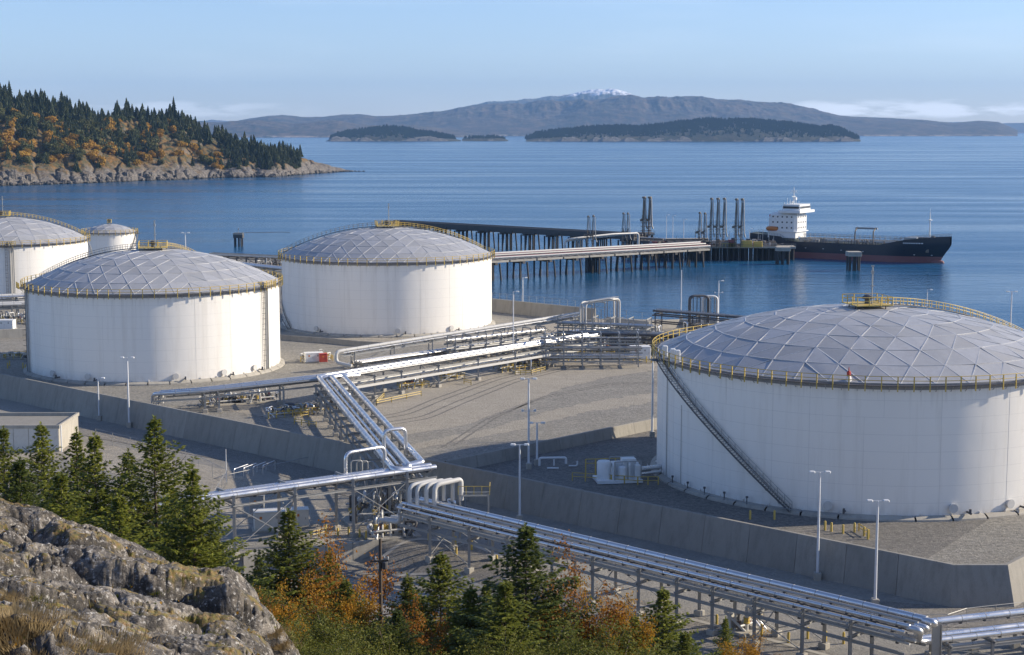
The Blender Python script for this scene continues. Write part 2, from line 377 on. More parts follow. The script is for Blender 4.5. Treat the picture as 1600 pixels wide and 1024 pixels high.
M['rust'] = leaf_mat('rust_autumn_leaves', (.34, .125, .02), (.44, .19, .025), (.17, .13, .025), .4)
M['gold'] = leaf_mat('golden_autumn_leaves', (.46, .23, .02), (.52, .28, .03), (.24, .18, .025), .4)
M['bush'] = leaf_mat('green_shrub_leaves', (.10, .125, .02), (.17, .185, .03), (.26, .21, .045), .4)
M['straw'] = leaf_mat('dry_grass', (.36, .27, .14), (.28, .20, .09), (.42, .33, .19), .3)
M['fneedle'] = leaf_mat('far_conifer', (.034, .054, .018), (.06, .08, .024), (.11, .115, .035), .15, .05)
M['fgreen'] = leaf_mat('far_green_tree', (.07, .085, .024), (.11, .115, .03), (.16, .13, .035), .2, .05)
M['fgold'] = leaf_mat('far_autumn_tree', (.44, .24, .03), (.52, .33, .04), (.30, .15, .03), .25, .05)
M['bark'] = paint('bark', (.10, .075, .055), .9, 0, .5, (.2, .18, .15), 2)
M['timber'] = paint('dark_timber_pile', (.045, .04, .036), .8, 0, .4, (.09, .08, .07), .5)
M['deckdark'] = paint('dark_jetty_deck', (.085, .082, .078), .8, 0, .4, (.18, .15, .12))
M['rusty'] = paint('weathered_brown_steel', (.19, .155, .12), .7, .1, .6, (.34, .31, .27))
M['navy'] = paint('navy_hull_paint', (.014, .019, .030), .35, 0, .08, (.1, .08, .07), .12)
M['boot'] = paint('faded_red_hull_paint', (.24, .085, .075), .55, 0, .4, (.30, .17, .15), .15)
M['deckgreen'] = paint('green_grey_ship_deck', (.10, .13, .11), .7)
def water_mat():
    n = NT('sea_water')
    wv = n.noise((.035, .11, .05), 4, .55, dist=.8); rp = n.noise((.22, .55, .3), 4, .6, dist=.4); fine = n.noise((1.1, 2.2, 1), 3, .6)
    streak = n.noise((.0011, .009, .01), 6, .6, dist=1.2)
    calm = n.rng(streak, .38, .62)
    h = n.math('ADD', n.math('MULTIPLY', wv, 1.1), n.math('ADD', n.math('MULTIPLY', rp, .34), n.math('MULTIPLY', fine, .07)))
    b = n.t.nodes.new('ShaderNodeBump'); b.inputs['Distance'].default_value = .85; n.l(h, b.inputs['Height']); n.l(n.rng(calm, 0, 1, .50, .85), b.inputs['Strength'])
    k = n.mix(calm, (.012, .072, .155), (.014, .085, .19))
    n.b.inputs['IOR'].default_value = 1.17
    return n.fin(k, n.rng(calm, 0, 1, .12, .26), 0, b.outputs[0], .5)
M['water'] = water_mat()
def hill_mat(name, c1, c2, c3, rock, sc, snow=None):
    n = NT(name); a = n.noise(sc, 7, .65); b = n.noise(sc * 5, 5, .7)
    k = n.mix(n.rng(a, .38, .62), c1, c2); k = n.mix(n.rng(b, .46, .62, 0, .8), k, c3); z = n.xyz()[2]
    if rock: k = n.mix(n.math('MULTIPLY', n.rng(n.math('ADD', z, n.math('MULTIPLY', b, 14)), rock + 16, rock), n.rng(n.noise(sc * 3, 5, .7), .46, .56)), k, (.36, .29, .23))
    if snow: k = n.mix(n.math('MULTIPLY', n.rng(n.math('ADD', z, n.math('MULTIPLY', n.math('SUBTRACT', b, .5), 260)), snow, snow + 40), n.rng(n.noise(sc * 9, 5, .8), .34, .46)), k, (.85, .86, .9))
    return n.fin(k, .95, 0, n.bump(b, .8, 12))
M['hill1'] = hill_mat('wooded_hills', (.006, .014, .010), (.05, .040, .028), (.13, .085, .05), 6, .0018)
M['hill2'] = hill_mat('snowy_mountain', (.04, .048, .035), (.07, .065, .05), (.10, .09, .07), 0, .0012, 540)
M['isle'] = hill_mat('wooded_island', (.022, .030, .016), (.04, .042, .02), (.075, .06, .03), 0, .004)
# ------------------------------------------------------------------ ground and water
NPs = np.interp
def s_near(u, Y):
    """slope of the sight line from the camera down to the hillside"""
    u = np.asarray(u, float); Y = np.asarray(Y, float)
    ssil = NPs(u, [-.40, -.32, -.26, -.20, -.182, -.164, -.144, -.125, -.07, .0, .6], [.212, .242, .259, .283, .288, .306, .334, .36, .42, .44, .44])
    yr = NPs(u, [-.32, -.20, -.148, -.1, .4], [45, 40, 36, 33, 30])
    near = ssil + .15 * np.maximum(0, (yr - Y)) / yr
    kk = NPs(u, [-.4, -.2, -.12, .0, .1, .3, .6], [.29, .305, .335, .36, .362, .36, .36])
    far = kk + .06 * sstep(150, 75, Y)
    t = sstep(0, 26, Y - yr)
    return near * (1 - t) + far * t
RW1, RW2 = P(380, 868, -3), P(592, 845, -3)       # retaining wall line
def lower(X, Y):
    yl = RW1.y + (X - RW1.x) * (RW2.y - RW1.y) / (RW2.x - RW1.x); yl = np.where(X > RW2.x, RW2.y - (X - RW2.x) * .85, yl)
    d = Y - yl; zl = -5.3 + 2.1 * sstep(RW2.x, RW2.x + 50, X)
    t = np.where(X < RW2.x - .3, sstep(-.4, .1, d), sstep(-9, 3, d))
    return zl * (1 - t) + -3.0 * t
def gz_np(X, Y):
    X = np.asarray(X, float); Y = np.asarray(Y, float)
    u = X / np.maximum(Y, 5); hill = CH - s_near(u, Y) * Y
    site = lower(X, Y); d = hill - site; t = sstep(-2.5, 2.5, d)
    z = site * (1 - t) + np.maximum(hill, site) * t
    return z + (fbm(X * .12, Y * .12, 3, 3) - .5) * .9 * t
def gz(x, y): return float(gz_np(np.array([x]), np.array([y]))[0])
ys = np.concatenate([np.linspace(4, 60, 70), np.linspace(61, 205, 150)[0:], np.linspace(205.5, 250, 110), np.linspace(252, 420, 80)])
us = np.linspace(-.62, .62, 240)
U, Y_ = np.meshgrid(us, ys); X_ = U * np.maximum(Y_, 12)
Zg = gz_np(X_, Y_) 
# the rocky outcrop replaces the near left part
Zg = np.where((U < -.085) & (Y_ < 52), Zg - 1.2, Zg)
grid('ground', X_, Y_, Zg, M['ground'])
# outcrop
yo = np.linspace(9, 56, 400); uo = np.linspace(-.47, -.085, 420)
U, Yo = np.meshgrid(uo, yo); Xo = U * Yo
base = CH - s_near(U, Yo) * Yo
ang = .62; a_ = Xo * math.cos(ang) + Yo * math.sin(ang); b_ = -Xo * math.sin(ang) + Yo * math.cos(ang)
wx = (fbm(Xo * .3, Yo * .3, 11, 3) - .5) * 2.4; wy = (fbm(Xo * .3, Yo * .3, 21, 3) - .5) * 2.4
d1, d2, cv = voro((a_ + wx) * .15, (b_ + wy) * .30, 4); edge = d2 - d1
e1, e2, ev = voro((a_ + wx) * .42, (b_ + wy) * .85, 8); ed2 = e2 - e1
slab = (np.minimum(edge / .16, 1) ** .5 - 1) * .85 + (cv - .5) * .8 + (np.minimum(ed2 / .12, 1) ** .6 - 1) * .22 + (ev - .5) * .22
slab += (1 - d1 ** 2) * .5
rough = (ridged(a_ * .30, b_ * 1.0, 31, 5, .5) - .55) * .42 + (np.minimum((voro(a_ * .9, b_ * 2.2, 77)[1] - voro(a_ * .9, b_ * 2.2, 77)[0]) / .10, 1) - 1) * .09 + (fbm(Xo * 3, Yo * 3, 41, 5, .6) - .5) * .16
fade = sstep(-.085, -.10, U) * sstep(56, 50, Yo); dipz = sstep(-.13, -.10, U) * 0
Zo = base + (slab + rough) * 1.0 - .46 - (1 - fade) * 2
grid('rocky_outcrop', Xo, Yo, Zo, M['rock'])
def rock_z(x, y):
    i = min(399, max(0, int((y - 9) / 47 * 399 + .5))); u = x / y; j = min(419, max(0, int((u + .47) / .385 * 419 + .5))); return float(Zo[i, j])
# sea
def ring_grid(rs, angs):
    Rr, A = np.meshgrid(rs, angs, indexing='ij'); return Rr * np.sin(A), Rr * np.cos(A)
xs = np.array([-60000, -20000, -6000, -2000, -900, -400, 0, 400, 900, 2000, 6000, 20000, 60000.]); yw = np.array([360, 500, 700, 1000, 1600, 3000, 6000, 12000, 25000, 60000, 90000.])
Xw, Yw = np.meshgrid(xs, yw); grid('sea', Xw, Yw, np.full(Xw.shape, -6.0), M['water'])
# yard: everything inside the dikes and on to the shore, z = 0
ZT = 2.0
WL, WR = P(-260, 532, ZT), P(1490, 882, ZT)
APEX = at_x(WL, WR, 690); DV2 = P(1060, 646, ZT)
C2, C3 = P(1572, 882, ZT), P(1700, 815, ZT)
C4 = C3 + (C3 - C2) * 1.2
shore = [(-420, 640), (-260, 655), (-190, 690), (-130, 695), (-96, 690), (-62, 610), (-36, 540), (-8, 497), (20, 470), (46, 449), (68, 449), (92, 425), (118, 393), (160, 372), (300, 352), (420, 345)]
def fill(name, poly, z, mat, kind='structure'):
    import bmesh
    bm = bmesh.new(); vs = [bm.verts.new((p[0], p[1], z)) for p in poly]; bm.faces.new(vs); bmesh.ops.triangulate(bm, faces=bm.faces[:])
    me = bpy.data.meshes.new(name); bm.to_mesh(me); bm.free(); me.materials.append(mat)
    if me.polygons[0].normal.z < 0: me.flip_normals()
    o = inst(name, me); o['kind'] = kind; return o
yardpoly = [(WL.x, WL.y + .5), (WR.x, WR.y + .5), (C2.x, C2.y + .5), (C3.x - .4, C3.y + .4), (C4.x, C4.y)] + [(420, C4.y + 20)] + shore[::-1] + [(WL.x - 200, WL.y + 60)]
fill('gravel_yard', yardpoly, 0.0, M['yard'])
# embankment below the shore: broken rock slope
def embank():
    pts = [Vector((x, y, 0)) for x, y in shore]; dense = []
    for a, b in zip(pts, pts[1:]):
        n = max(2, int((b - a).length / 1.6)); dense += [a.lerp(b, k / n) for k in range(n)]
    dense.append(pts[-1]); n = len(dense); X = np.zeros((n, 9)); Y = X.copy(); Z = X.copy()
    for i, p in enumerate(dense):
        t = (dense[min(i + 1, n - 1)] - dense[max(i - 1, 0)]).normalized(); o = Vector((-t.y, t.x, 0))
        if o.y < 0: o = -o
        for j in range(9):
            d = -1.5 + j * 1.6; X[i, j] = p.x + o.x * d; Y[i, j] = p.y + o.y * d; Z[i, j] = .25 - max(0, d) * .72
    Z[:, 1:] += (vnoise(X[:, 1:] * .8, Y[:, 1:] * .8, 5) - .5) * 1.3; Z[:, 0] = -.3
    grid('rock_embankment', X, Y, Z, M['riprap'], False)
embank()
# tank 4 pad (dark gravel) and the dirt road across the yard
fill('dark_gravel_pad', [(APEX.x + 1, APEX.y + 1.2), (APEX.lerp(WR, .93).x + .8, APEX.lerp(WR, .93).y + .9), (WR.x + 40, WR.y + 70), (120, 330), (DV2.x, DV2.y - .5)], .012, M['pad'])
def strip(name, pts, wdt, mat, dz, n=80, on=None, kind='structure', jit=0.0):
    pts = [Vector(p) for p in pts]; L = [0]
    for a, b in zip(pts, pts[1:]): L.append(L[-1] + (b - a).length)
    def at(s):
        for i in range(len(L) - 1):
            if s <= L[i + 1]: return pts[i].lerp(pts[i + 1], (s - L[i]) / (L[i + 1] - L[i]))
        return pts[-1]
    c = [at(L[-1] * i / n) for i in range(n + 1)]
    for _ in range(6): c = [c[0]] + [(c[i - 1] + c[i] * 2 + c[i + 1]) / 4 for i in range(1, n)] + [c[-1]]
    m = 7; X = np.zeros((n + 1, m)); Y = X.copy()
    for i in range(n + 1):
        t = (c[min(i + 1, n)] - c[max(i - 1, 0)]); t.z = 0; t.normalize(); o = Vector((-t.y, t.x, 0))
        ww = wdt if not hasattr(wdt, '__len__') else wdt[0] + (wdt[1] - wdt[0]) * i / n
        for j in range(m):
            d = ((j / (m - 1)) - .5) * ww * (1 + (jit * (rnd.random() - .5) if j in (0, m - 1) else 0)); X[i, j] = c[i].x + o.x * d; Y[i, j] = c[i].y + o.y * d
    Z = (gz_np(X, Y) if on is None else np.full(X.shape, float(on))) + dz
    return grid(name, X, Y, Z, mat), c
strip('dirt_road', [P(555, 668), P(640, 655), P(700, 632), P(790, 598), P(870, 578), P(960, 566), P(1075, 562)], (24, 34), M['dirt'], .016, on=0, jit=.05)
strip('dirt_road', [P(330, 630), P(440, 648), P(560, 667), P(610, 675)], (7, 9), M['dirt'], .020, on=0, jit=.15)
strip('wheel_track', [P(640, 700), P(800, 668), P(900, 640), P(1040, 618)], (3.5, 9), M['dirt'], .010, on=0, jit=.5)
strip('dirt_road', [P(440, 520), P(600, 535), P(760, 528), P(900, 505), P(1080, 506)], (18, 20), M['dirt'], .018, on=0, jit=.15)
for off in (-3.1, -1.4, 1.2, 2.9):
    strip('wheel_track', [P(560, 664) + V(off, -off, 0), P(650, 650) + V(off, -off, 0), P(700, 628) + V(off, -off, 0), P(790, 594) + V(off, -off * .6, 0), P(880, 573) + V(off * .6, -off, 0), P(1000, 566) + V(0, -off, 0), P(1075, 560) + V(0, -off, 0)], .55, M['pad'], .030, on=0, jit=.3, n=90)
for off in (0, 2.0):
    strip('wheel_track', [P(690, 700) + V(off, off, 0), P(760, 655) + V(off, off, 0), P(850, 622) + V(0, off, 0), P(960, 600) + V(0, off, 0), P(1070, 600) + V(0, off, 0)], .5, M['pad'], .024, on=0, jit=.4, n=70)
# lower service road
g3 = lambda x, y, z=-3.4: P(x, y, z)
roadc = [g3(560, 905, -5.2), g3(640, 880, -5), g3(720, 880, -4.3), g3(850, 925, -3.6), g3(960, 962), g3(1080, 995), g3(1200, 1028), g3(1330, 1065)]
strip('service_road', roadc, 11, M['asph'], .05, 160, jit=0)
strip('concrete_road_edge', [p + Vector((.8, 5.6, 0)) for p in roadc], .7, M['concl'], .07, 160)
strip('concrete_road_edge', [p + Vector((-.8, -5.6, 0)) for p in roadc], .6, M['concl'], .07, 160)
strip('access_lane', [g3(-40, 660, -3), g3(90, 663, -3), g3(240, 690, -3), g3(420, 720, -3), g3(560, 765, -3), g3(700, 800, -3), g3(900, 855, -3), g3(1100, 905, -3), g3(1300, 950, -3), g3(1480, 965, -3), g3(1700, 940, -3)], 9, M['asph'], .05, 200, jit=.04)
strip('access_lane', [g3(-120, 720, -3), g3(130, 705, -3), g3(300, 745, -3), g3(430, 800, -3), g3(560, 845, -3)], 14, M['dirt'], .03, 100, jit=.2)
# ------------------------------------------------------------------ dike walls built of cast panels
def dike(name, label, pts, z0, z1, out, base=1.6, top=.5, seg=7.5, group=None, mat='conc'):
    """pts: top centre line; out: side sign of the sloped face"""
    t = thing(name, label, 'wall', (pts[0][0], pts[0][1], z0), group=group); o = wloc(t)
    pts = [Vector((p[0], p[1], 0)) for p in pts]
    def offs(i):
        ds = []
        if i > 0: ds.append((pts[i] - pts[i - 1]).normalized())
        if i < len(pts) - 1: ds.append((pts[i + 1] - pts[i]).normalized())
        ns = [Vector((-d.y, d.x, 0)) * out for d in ds]
        n = sum(ns, Vector()).normalized(); return n / max(.5, n.dot(ns[0]))
    H = z1 - z0
    for i in range(len(pts) - 1):
        a, b = pts[i], pts[i + 1]; na, nb = offs(i), offs(i + 1); L = (b - a).length; k = max(1, round(L / seg))
        for j in range(k):
            g = .025 / (L / k) if k > 1 else 0
            f0, f1 = j / k + (g / k if j else 0), (j + 1) / k - (g / k if j < k - 1 else 0)
            dz = rnd.uniform(-.02, .02); dn = rnd.uniform(0, .03); m = MB(); vs = []
            for f in (f0, f1):
                p = a.lerp(b, f) - o; p.z = 0; n = na.lerp(nb, f)
                vs += [p + n * (base + dn) + V(0, 0, z0), p + n * (top / 2 + .06) + V(0, 0, z1 - .12 + dz), p + n * (top / 2) + V(0, 0, z1 + dz), p - n * (top / 2) + V(0, 0, z1 + dz), p - n * (top / 2 + .06) + V(0, 0, z1 - .12 + dz), p - n * (base * .45) + V(0, 0, z0)]
            pass
            m.add([(v.x, v.y, v.z - z0) for v in vs], [(0, 1, 7, 6), (1, 2, 8, 7), (2, 3, 9, 8), (3, 4, 10, 9), (4, 5, 11, 10), (0, 5, 4, 3, 2, 1), (6, 7, 8, 9, 10, 11)])
            me = m.mesh('wall_panel', M[mat]); inst('wall_panel', me, t)
    return t
mid = [APEX.lerp(WR, .5)]
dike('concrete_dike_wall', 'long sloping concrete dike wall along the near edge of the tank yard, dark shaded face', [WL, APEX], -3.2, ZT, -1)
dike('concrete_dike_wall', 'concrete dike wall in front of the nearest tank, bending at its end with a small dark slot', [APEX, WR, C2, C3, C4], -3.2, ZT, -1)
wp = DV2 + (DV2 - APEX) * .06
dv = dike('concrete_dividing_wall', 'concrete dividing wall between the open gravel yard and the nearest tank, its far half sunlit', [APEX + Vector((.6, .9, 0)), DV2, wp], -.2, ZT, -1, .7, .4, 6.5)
slot = PY(1533, 905, 1); nx = (C2 - WR).normalized(); nn = Vector((nx.y, -nx.x, 0))
sp_ = WR.lerp(C2, .52) + nn * 1.02; sp_.z = .35
swp = [V(-26, 505, 0), V(-6, 486.5, 0), V(18.5, 463.5, 0), V(24, 459, 0)]
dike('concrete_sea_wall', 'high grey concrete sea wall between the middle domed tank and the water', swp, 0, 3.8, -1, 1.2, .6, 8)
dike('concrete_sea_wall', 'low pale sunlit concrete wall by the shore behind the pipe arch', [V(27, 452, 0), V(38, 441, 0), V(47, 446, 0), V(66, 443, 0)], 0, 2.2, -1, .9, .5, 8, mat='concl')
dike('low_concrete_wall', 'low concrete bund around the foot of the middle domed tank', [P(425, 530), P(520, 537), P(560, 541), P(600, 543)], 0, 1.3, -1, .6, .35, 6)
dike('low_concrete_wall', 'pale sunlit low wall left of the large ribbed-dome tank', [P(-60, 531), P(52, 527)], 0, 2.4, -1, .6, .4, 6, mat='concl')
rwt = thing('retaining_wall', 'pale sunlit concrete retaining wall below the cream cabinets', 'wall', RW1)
for i in range(5):
    a, b = RW1.lerp(RW2, i / 5 + .002), RW1.lerp(RW2, (i + 1) / 5 - .002); m = MB(); m.beam(a + V(0, -.25, -1.2), b + V(0, -.25, -1.2), .5, 2.9); m.build('wall_panel', M['concl'], rwt)
# return of the retaining wall
m = MB(); m.beam(RW2 + V(.1, .05, -1.2), RW2 + V(2.5, 8, -1.6), .4, 2.9); m.build('return_wall', M['concl'], rwt)
# ------------------------------------------------------------------ far land
def ridge(name, pxs, ys_, D, zb, depth, mat, label_kind='structure', seed=1, nu=500, nd=34, amp=.16, shore_in=0.0, f=1.0):
    """a range of hills: skyline heights at distance D+depth*.5, shore at D"""
    x0, x1 = pxs[0], pxs[-1]; u = np.linspace(x0, x1, nu); sil = np.interp(u, pxs, ys_)
    t = np.concatenate([np.linspace(0, .5, nd), np.linspace(.53, 1, 7)]); Uu, T = np.meshgrid(u, t)
    Dd = D + depth * T; crest = D + depth * .5
    k = (Uu - 800) / F; Y = Dd; X = k * (Y * CT + 55 * ST)
    H = (CH + (VH - sil) / F * crest - zb)[None, :] * np.ones_like(T)
    prof = np.where(T < .5, np.sin(np.clip(T * 2, 0, 1) * math.pi / 2) ** .8, np.cos((T - .5) * math.pi))
    rg = ridged(X / (depth * .20) * f, Y / (depth * .5) * f, seed, 6, .58); env = np.sin(np.clip(T * 2, 0, 1) * math.pi) * (T < .5)
    Z = zb - .5 + np.maximum(H, 0) * prof * (1 + amp * 2.2 * (rg - .62) * env) + (fbm(X / depth * 9 * f, Y / depth * 9 * f, seed + 5, 6, .62) - .5) * np.maximum(H, 0) * .30 * prof * (.35 + .65 * env)
    return grid(name, X, Y, Z, mat), (X, Y, Z)
ZB = -6
ridge('mountains', [660, 700, 740, 775, 800, 840, 870, 900, 915, 935, 950, 965, 980, 1010, 1050, 1100, 1140], [185, 174, 165, 160, 159, 156, 152, 146, 144, 143, 145, 147, 151, 155, 160, 172, 185], 21500, ZB, 6000, M['hill2'], seed=41, nu=420, amp=.3)
ridge('mountains', [150, 220, 300, 330, 370, 420, 470, 520, 600], [201, 196, 190, 188, 190, 194, 197, 200, 204], 27000, ZB, 3000, M['hill1'], seed=61, nu=120)
ridge('mountains', [1380, 1420, 1460, 1500, 1540, 1600, 1680, 1760], [200, 197, 193, 191, 194, 192, 196, 202], 27500, ZB, 2500, M['hill1'], seed=63, nu=120)
ridge('hills', [270, 300, 330, 365, 395, 420, 442, 480, 520, 560, 590, 640, 690, 715, 745, 780, 820, 850, 870, 900, 930, 960, 985, 1010, 1050, 1070, 1090, 1120, 1150, 1180, 1220, 1250, 1280, 1310, 1340, 1390, 1440, 1490, 1530, 1560, 1590],
      [194, 191, 192, 190, 185, 181, 180, 184, 183, 181, 184, 180, 175, 170, 167, 164, 165, 161, 162, 158, 156, 154, 151, 154, 152, 151, 151, 156, 157, 161, 164, 170, 177, 182, 183, 185, 187, 192, 189, 191, 203.5], 15500, ZB, 5200, M['hill1'], seed=21, nu=900, nd=70, amp=.34)
ridge('hills', [240, 300, 345, 400, 460, 520, 575, 640, 700, 740], [196, 189, 192, 187, 193, 190, 196, 196, 201, 209], 13000, ZB, 2500, M['hill1'], seed=27, nu=360, amp=.3)
def island(label, pxs, ys_, D, depth, seed, ntree, hmul=1.0):
    t = thing('wooded_island', label, 'island', (((pxs[0] + pxs[-1]) / 2 - 800) / F * D, D, ZB))
    o, (X, Y, Z) = ridge('terrain', pxs, ys_, D, ZB, depth, M['isle'], seed=seed, nu=300, amp=.2)
    o.parent = t; o.matrix_parent_inverse = Matrix(); o.location = -t.location; del o['kind']
    # rock shore band
    r = random.Random(seed); cs = []; n, m_ = X.shape
    m = MB()
    for _ in range(ntree):
        i = int(r.triangular(3, 34, 26)); j = r.randrange(2, m_ - 2)
        if Z[i, j] < 8: continue
        x, y, z = X[i, j] + r.uniform(-15, 15), Y[i, j], Z[i, j]; h = r.uniform(10, 24) * hmul; w_ = h * r.uniform(.3, .6)
        m.add([(x - w_, y, z - 3), (x + w_, y, z - 3), (x, y + w_, z - 3), (x + r.uniform(-2, 2), y, z + h)], [(0, 1, 3), (1, 2, 3), (2, 0, 3)])
    m.build('woodland', M['fneedle'], t, kind='stuff')
    m = MB(); N = int((pxs[-1] - pxs[0]) * .55)
    for q in range(N):
        j = int(q / N * (m_ - 1)); rr = r.uniform(6, 18) * (1.8 if vnoise(np.array([q * .11]), np.array([seed]), 3)[0] > .55 else .7)
        x, y = X[1, j], Y[0, j] + r.uniform(-10, 60); k = r.uniform(.3, .8)
        if Z[6, j] < 2: continue
        m.add([(x - rr * 2, y, -8), (x - rr, y - rr, -8), (x + rr * 1.6, y - rr * .6, -8), (x + rr * 2, y + rr, -8), (x - rr * .6, y, -6 + rr * k), (x + rr * .7, y + 3, -6 + rr * k * .9), (x, y + rr * 2, -6 + rr * k * 1.3)],
              [(0, 1, 4), (1, 5, 4), (1, 2, 5), (2, 3, 5), (4, 5, 6), (0, 4, 6), (3, 6, 5)])
    m.build('rocky_shore', M['shore'], t, kind='stuff')
    return t
island('long low wooded island in front of the snow-capped mountain, tan rocks at its shore', [822, 845, 880, 920, 960, 1000, 1040, 1075, 1100, 1140, 1170, 1200, 1240, 1280, 1300, 1318, 1332, 1345], [217, 209, 205, 201, 199, 200, 196, 192, 189, 189, 190, 193, 196, 200, 200, 206, 213, 218.5], 8400, 900, 71, 5200)
island('small dark wooded island with a double hump across the water', [516, 530, 548, 575, 605, 628, 650, 675, 690, 712, 720], [217, 211, 206, 203, 200, 202, 207, 209, 211, 217, 219], 8500, 600, 73, 1800)
island('tiny flat islet between the two wooded islands', [722, 735, 752, 770, 785, 794], [217, 214.5, 214, 213.5, 215.5, 219], 8700, 300, 75, 300, .7)
island('pale rocky islet far away below the hills', [408, 415, 424, 432], [216, 212, 213, 217], 12500, 200, 77, 4, .4)
# ------------------------------------------------------------------ wooded headland
HX = [-320, -200, 0, 60, 100, 130, 150, 200, 250, 285, 300, 330, 350, 375, 400, 430, 450, 470, 495, 520, 540, 556, 570]
HS = [150, 150, 166, 176, 182, 180, 186, 192, 197, 200, 208, 218, 224, 229, 234, 240, 243, 246, 253, 259, 264, 266.5, 268]      # ground skyline
HW = [302, 298, 291, 289, 288, 287, 286, 284, 282, 281, 280, 279, 278, 278, 277, 277, 275, 273.5, 271.5, 270, 268.7, 268.3, 268.4]       # waterline
u = np.linspace(-320, 570, 620); tt = np.concatenate([np.linspace(0, 1, 110), np.linspace(1.04, 1.6, 14)])
Uu, T = np.meshgrid(u, tt); sil = np.interp(Uu, HX, HS); wl = np.interp(Uu, HX, HW)
Dw = np.array([P(800, y, ZB).y for y in np.interp(u, HX, HW)])[None, :] * np.ones_like(T)
dep = np.interp(Uu, [-320, 0, 300, 400, 470, 540, 570], [360, 330, 230, 130, 80, 30, 14])
Yh = Dw + dep * T; Xh = (Uu - 800) / F * (Yh * CT + 50 * ST)
Hc = np.maximum(CH + (VH - sil) / F * (Dw + dep) + 6, .8)
pr = np.where(T < 1, np.minimum(T / .06, 1) * .09 + .91 * np.sin(np.clip(T, 0, 1) * math.pi / 2) ** 1.15, np.cos(np.clip(T - 1, 0, .6) / .6 * math.pi / 2))
rgn = ridged(Xh / 60, Yh / 60, 5, 6, .55); dd1, dd2, dc = voro(Xh / 26, Yh / 34, 9)
Zh = ZB - .5 + Hc * pr * (1 + (rgn - .62) * .5 * (T < 1)) + (np.minimum((dd2 - dd1) / .2, 1) * 3.2 + dc * 4 - 4.2) * np.minimum(Hc / 20, 1) * sstep(0, .04, T) * sstep(1.1, .9, T) + (fbm(Xh / 7, Yh / 7, 15, 5, .6) - .5) * 4.2 * np.minimum(Hc / 14, 1)
def head_mat():
    n = NT('headland_ground'); a = n.noise(.05, 7, .7, dist=.5); b = n.noise((.3, .3, .5), 6, .7); nz_ = n.xyz(n.geo.outputs['Normal'])[2]; z = n.xyz()[2]
    k = n.ramp(b, [(.3, (.12, .105, .095)), (.44, (.13, .115, .10)), (.60, (.235, .208, .178)), (.75, (.19, .15, .115))])
    k = n.mix(n.rng(n.noise(.5, 5, .75), .46, .58, 0, .85), k, (.05, .045, .042))
    g = n.mix(n.rng(n.noise(.12, 6, .75), .42, .62), (.045, .05, .02), (.22, .115, .025)); gg = n.math('MULTIPLY', n.rng(n.math('ADD', z, n.math('MULTIPLY', n.math('SUBTRACT', a, .5), 50)), 3, 14), n.rng(nz_, .35, .7))
    k = n.mix(gg, k, g); k = n.mix(n.rng(n.math('ADD', z, n.math('MULTIPLY', b, 3)), -2.2, -4.0), k, (.03, .028, .025))
    return n.fin(k, .9, 0, n.bump(b, 1.0, 1.2))
M['head'] = head_mat()
grid('headland', Xh, Yh, Zh, M['head'])
# ------------------------------------------------------------------ tanks
def rail_ring(t, pts_fn, n, mat_post='yellow', mat_rail='yellow', h=1.1, closed=True, post_name='railing_post', ph=None, pw=.10, pr=.035, extra=.35):
    """posts and rails following pts_fn(k) -> foot point of post k, in the thing's own frame"""
    me = MB().box((0, 0, (h - extra) / 2), (pw, pw, h + extra)).mesh(post_name, M[mat_post])
    pts = [pts_fn(k) for k in range(n)]
    for p in pts: inst(post_name, me, t, loc=p, rz=math.atan2(p.y, p.x))
    for nm, z in (('top_rail', h), ('mid_rail', h * .55)):
        MB().tube([p + V(0, 0, z) for p in pts], pr, 5, closed=closed).build(nm, M[mat_rail], t, local=True)
def solve_circle(cx, a, yfront, z):
    """centre and radius of a circle on height z seen a pixels half wide with its near point at row yfront"""
    near = P(cx, yfront, z); Rr = 20.0
    for _ in range(30):
        d = Vector((near.x, near.y, 0)).normalized(); c = near + d * Rr
        zc = c.y * CT - (z - CH) * ST; ang = a / F; Rr = .5 * Rr + .5 * (zc * ang)
    return c, Rr
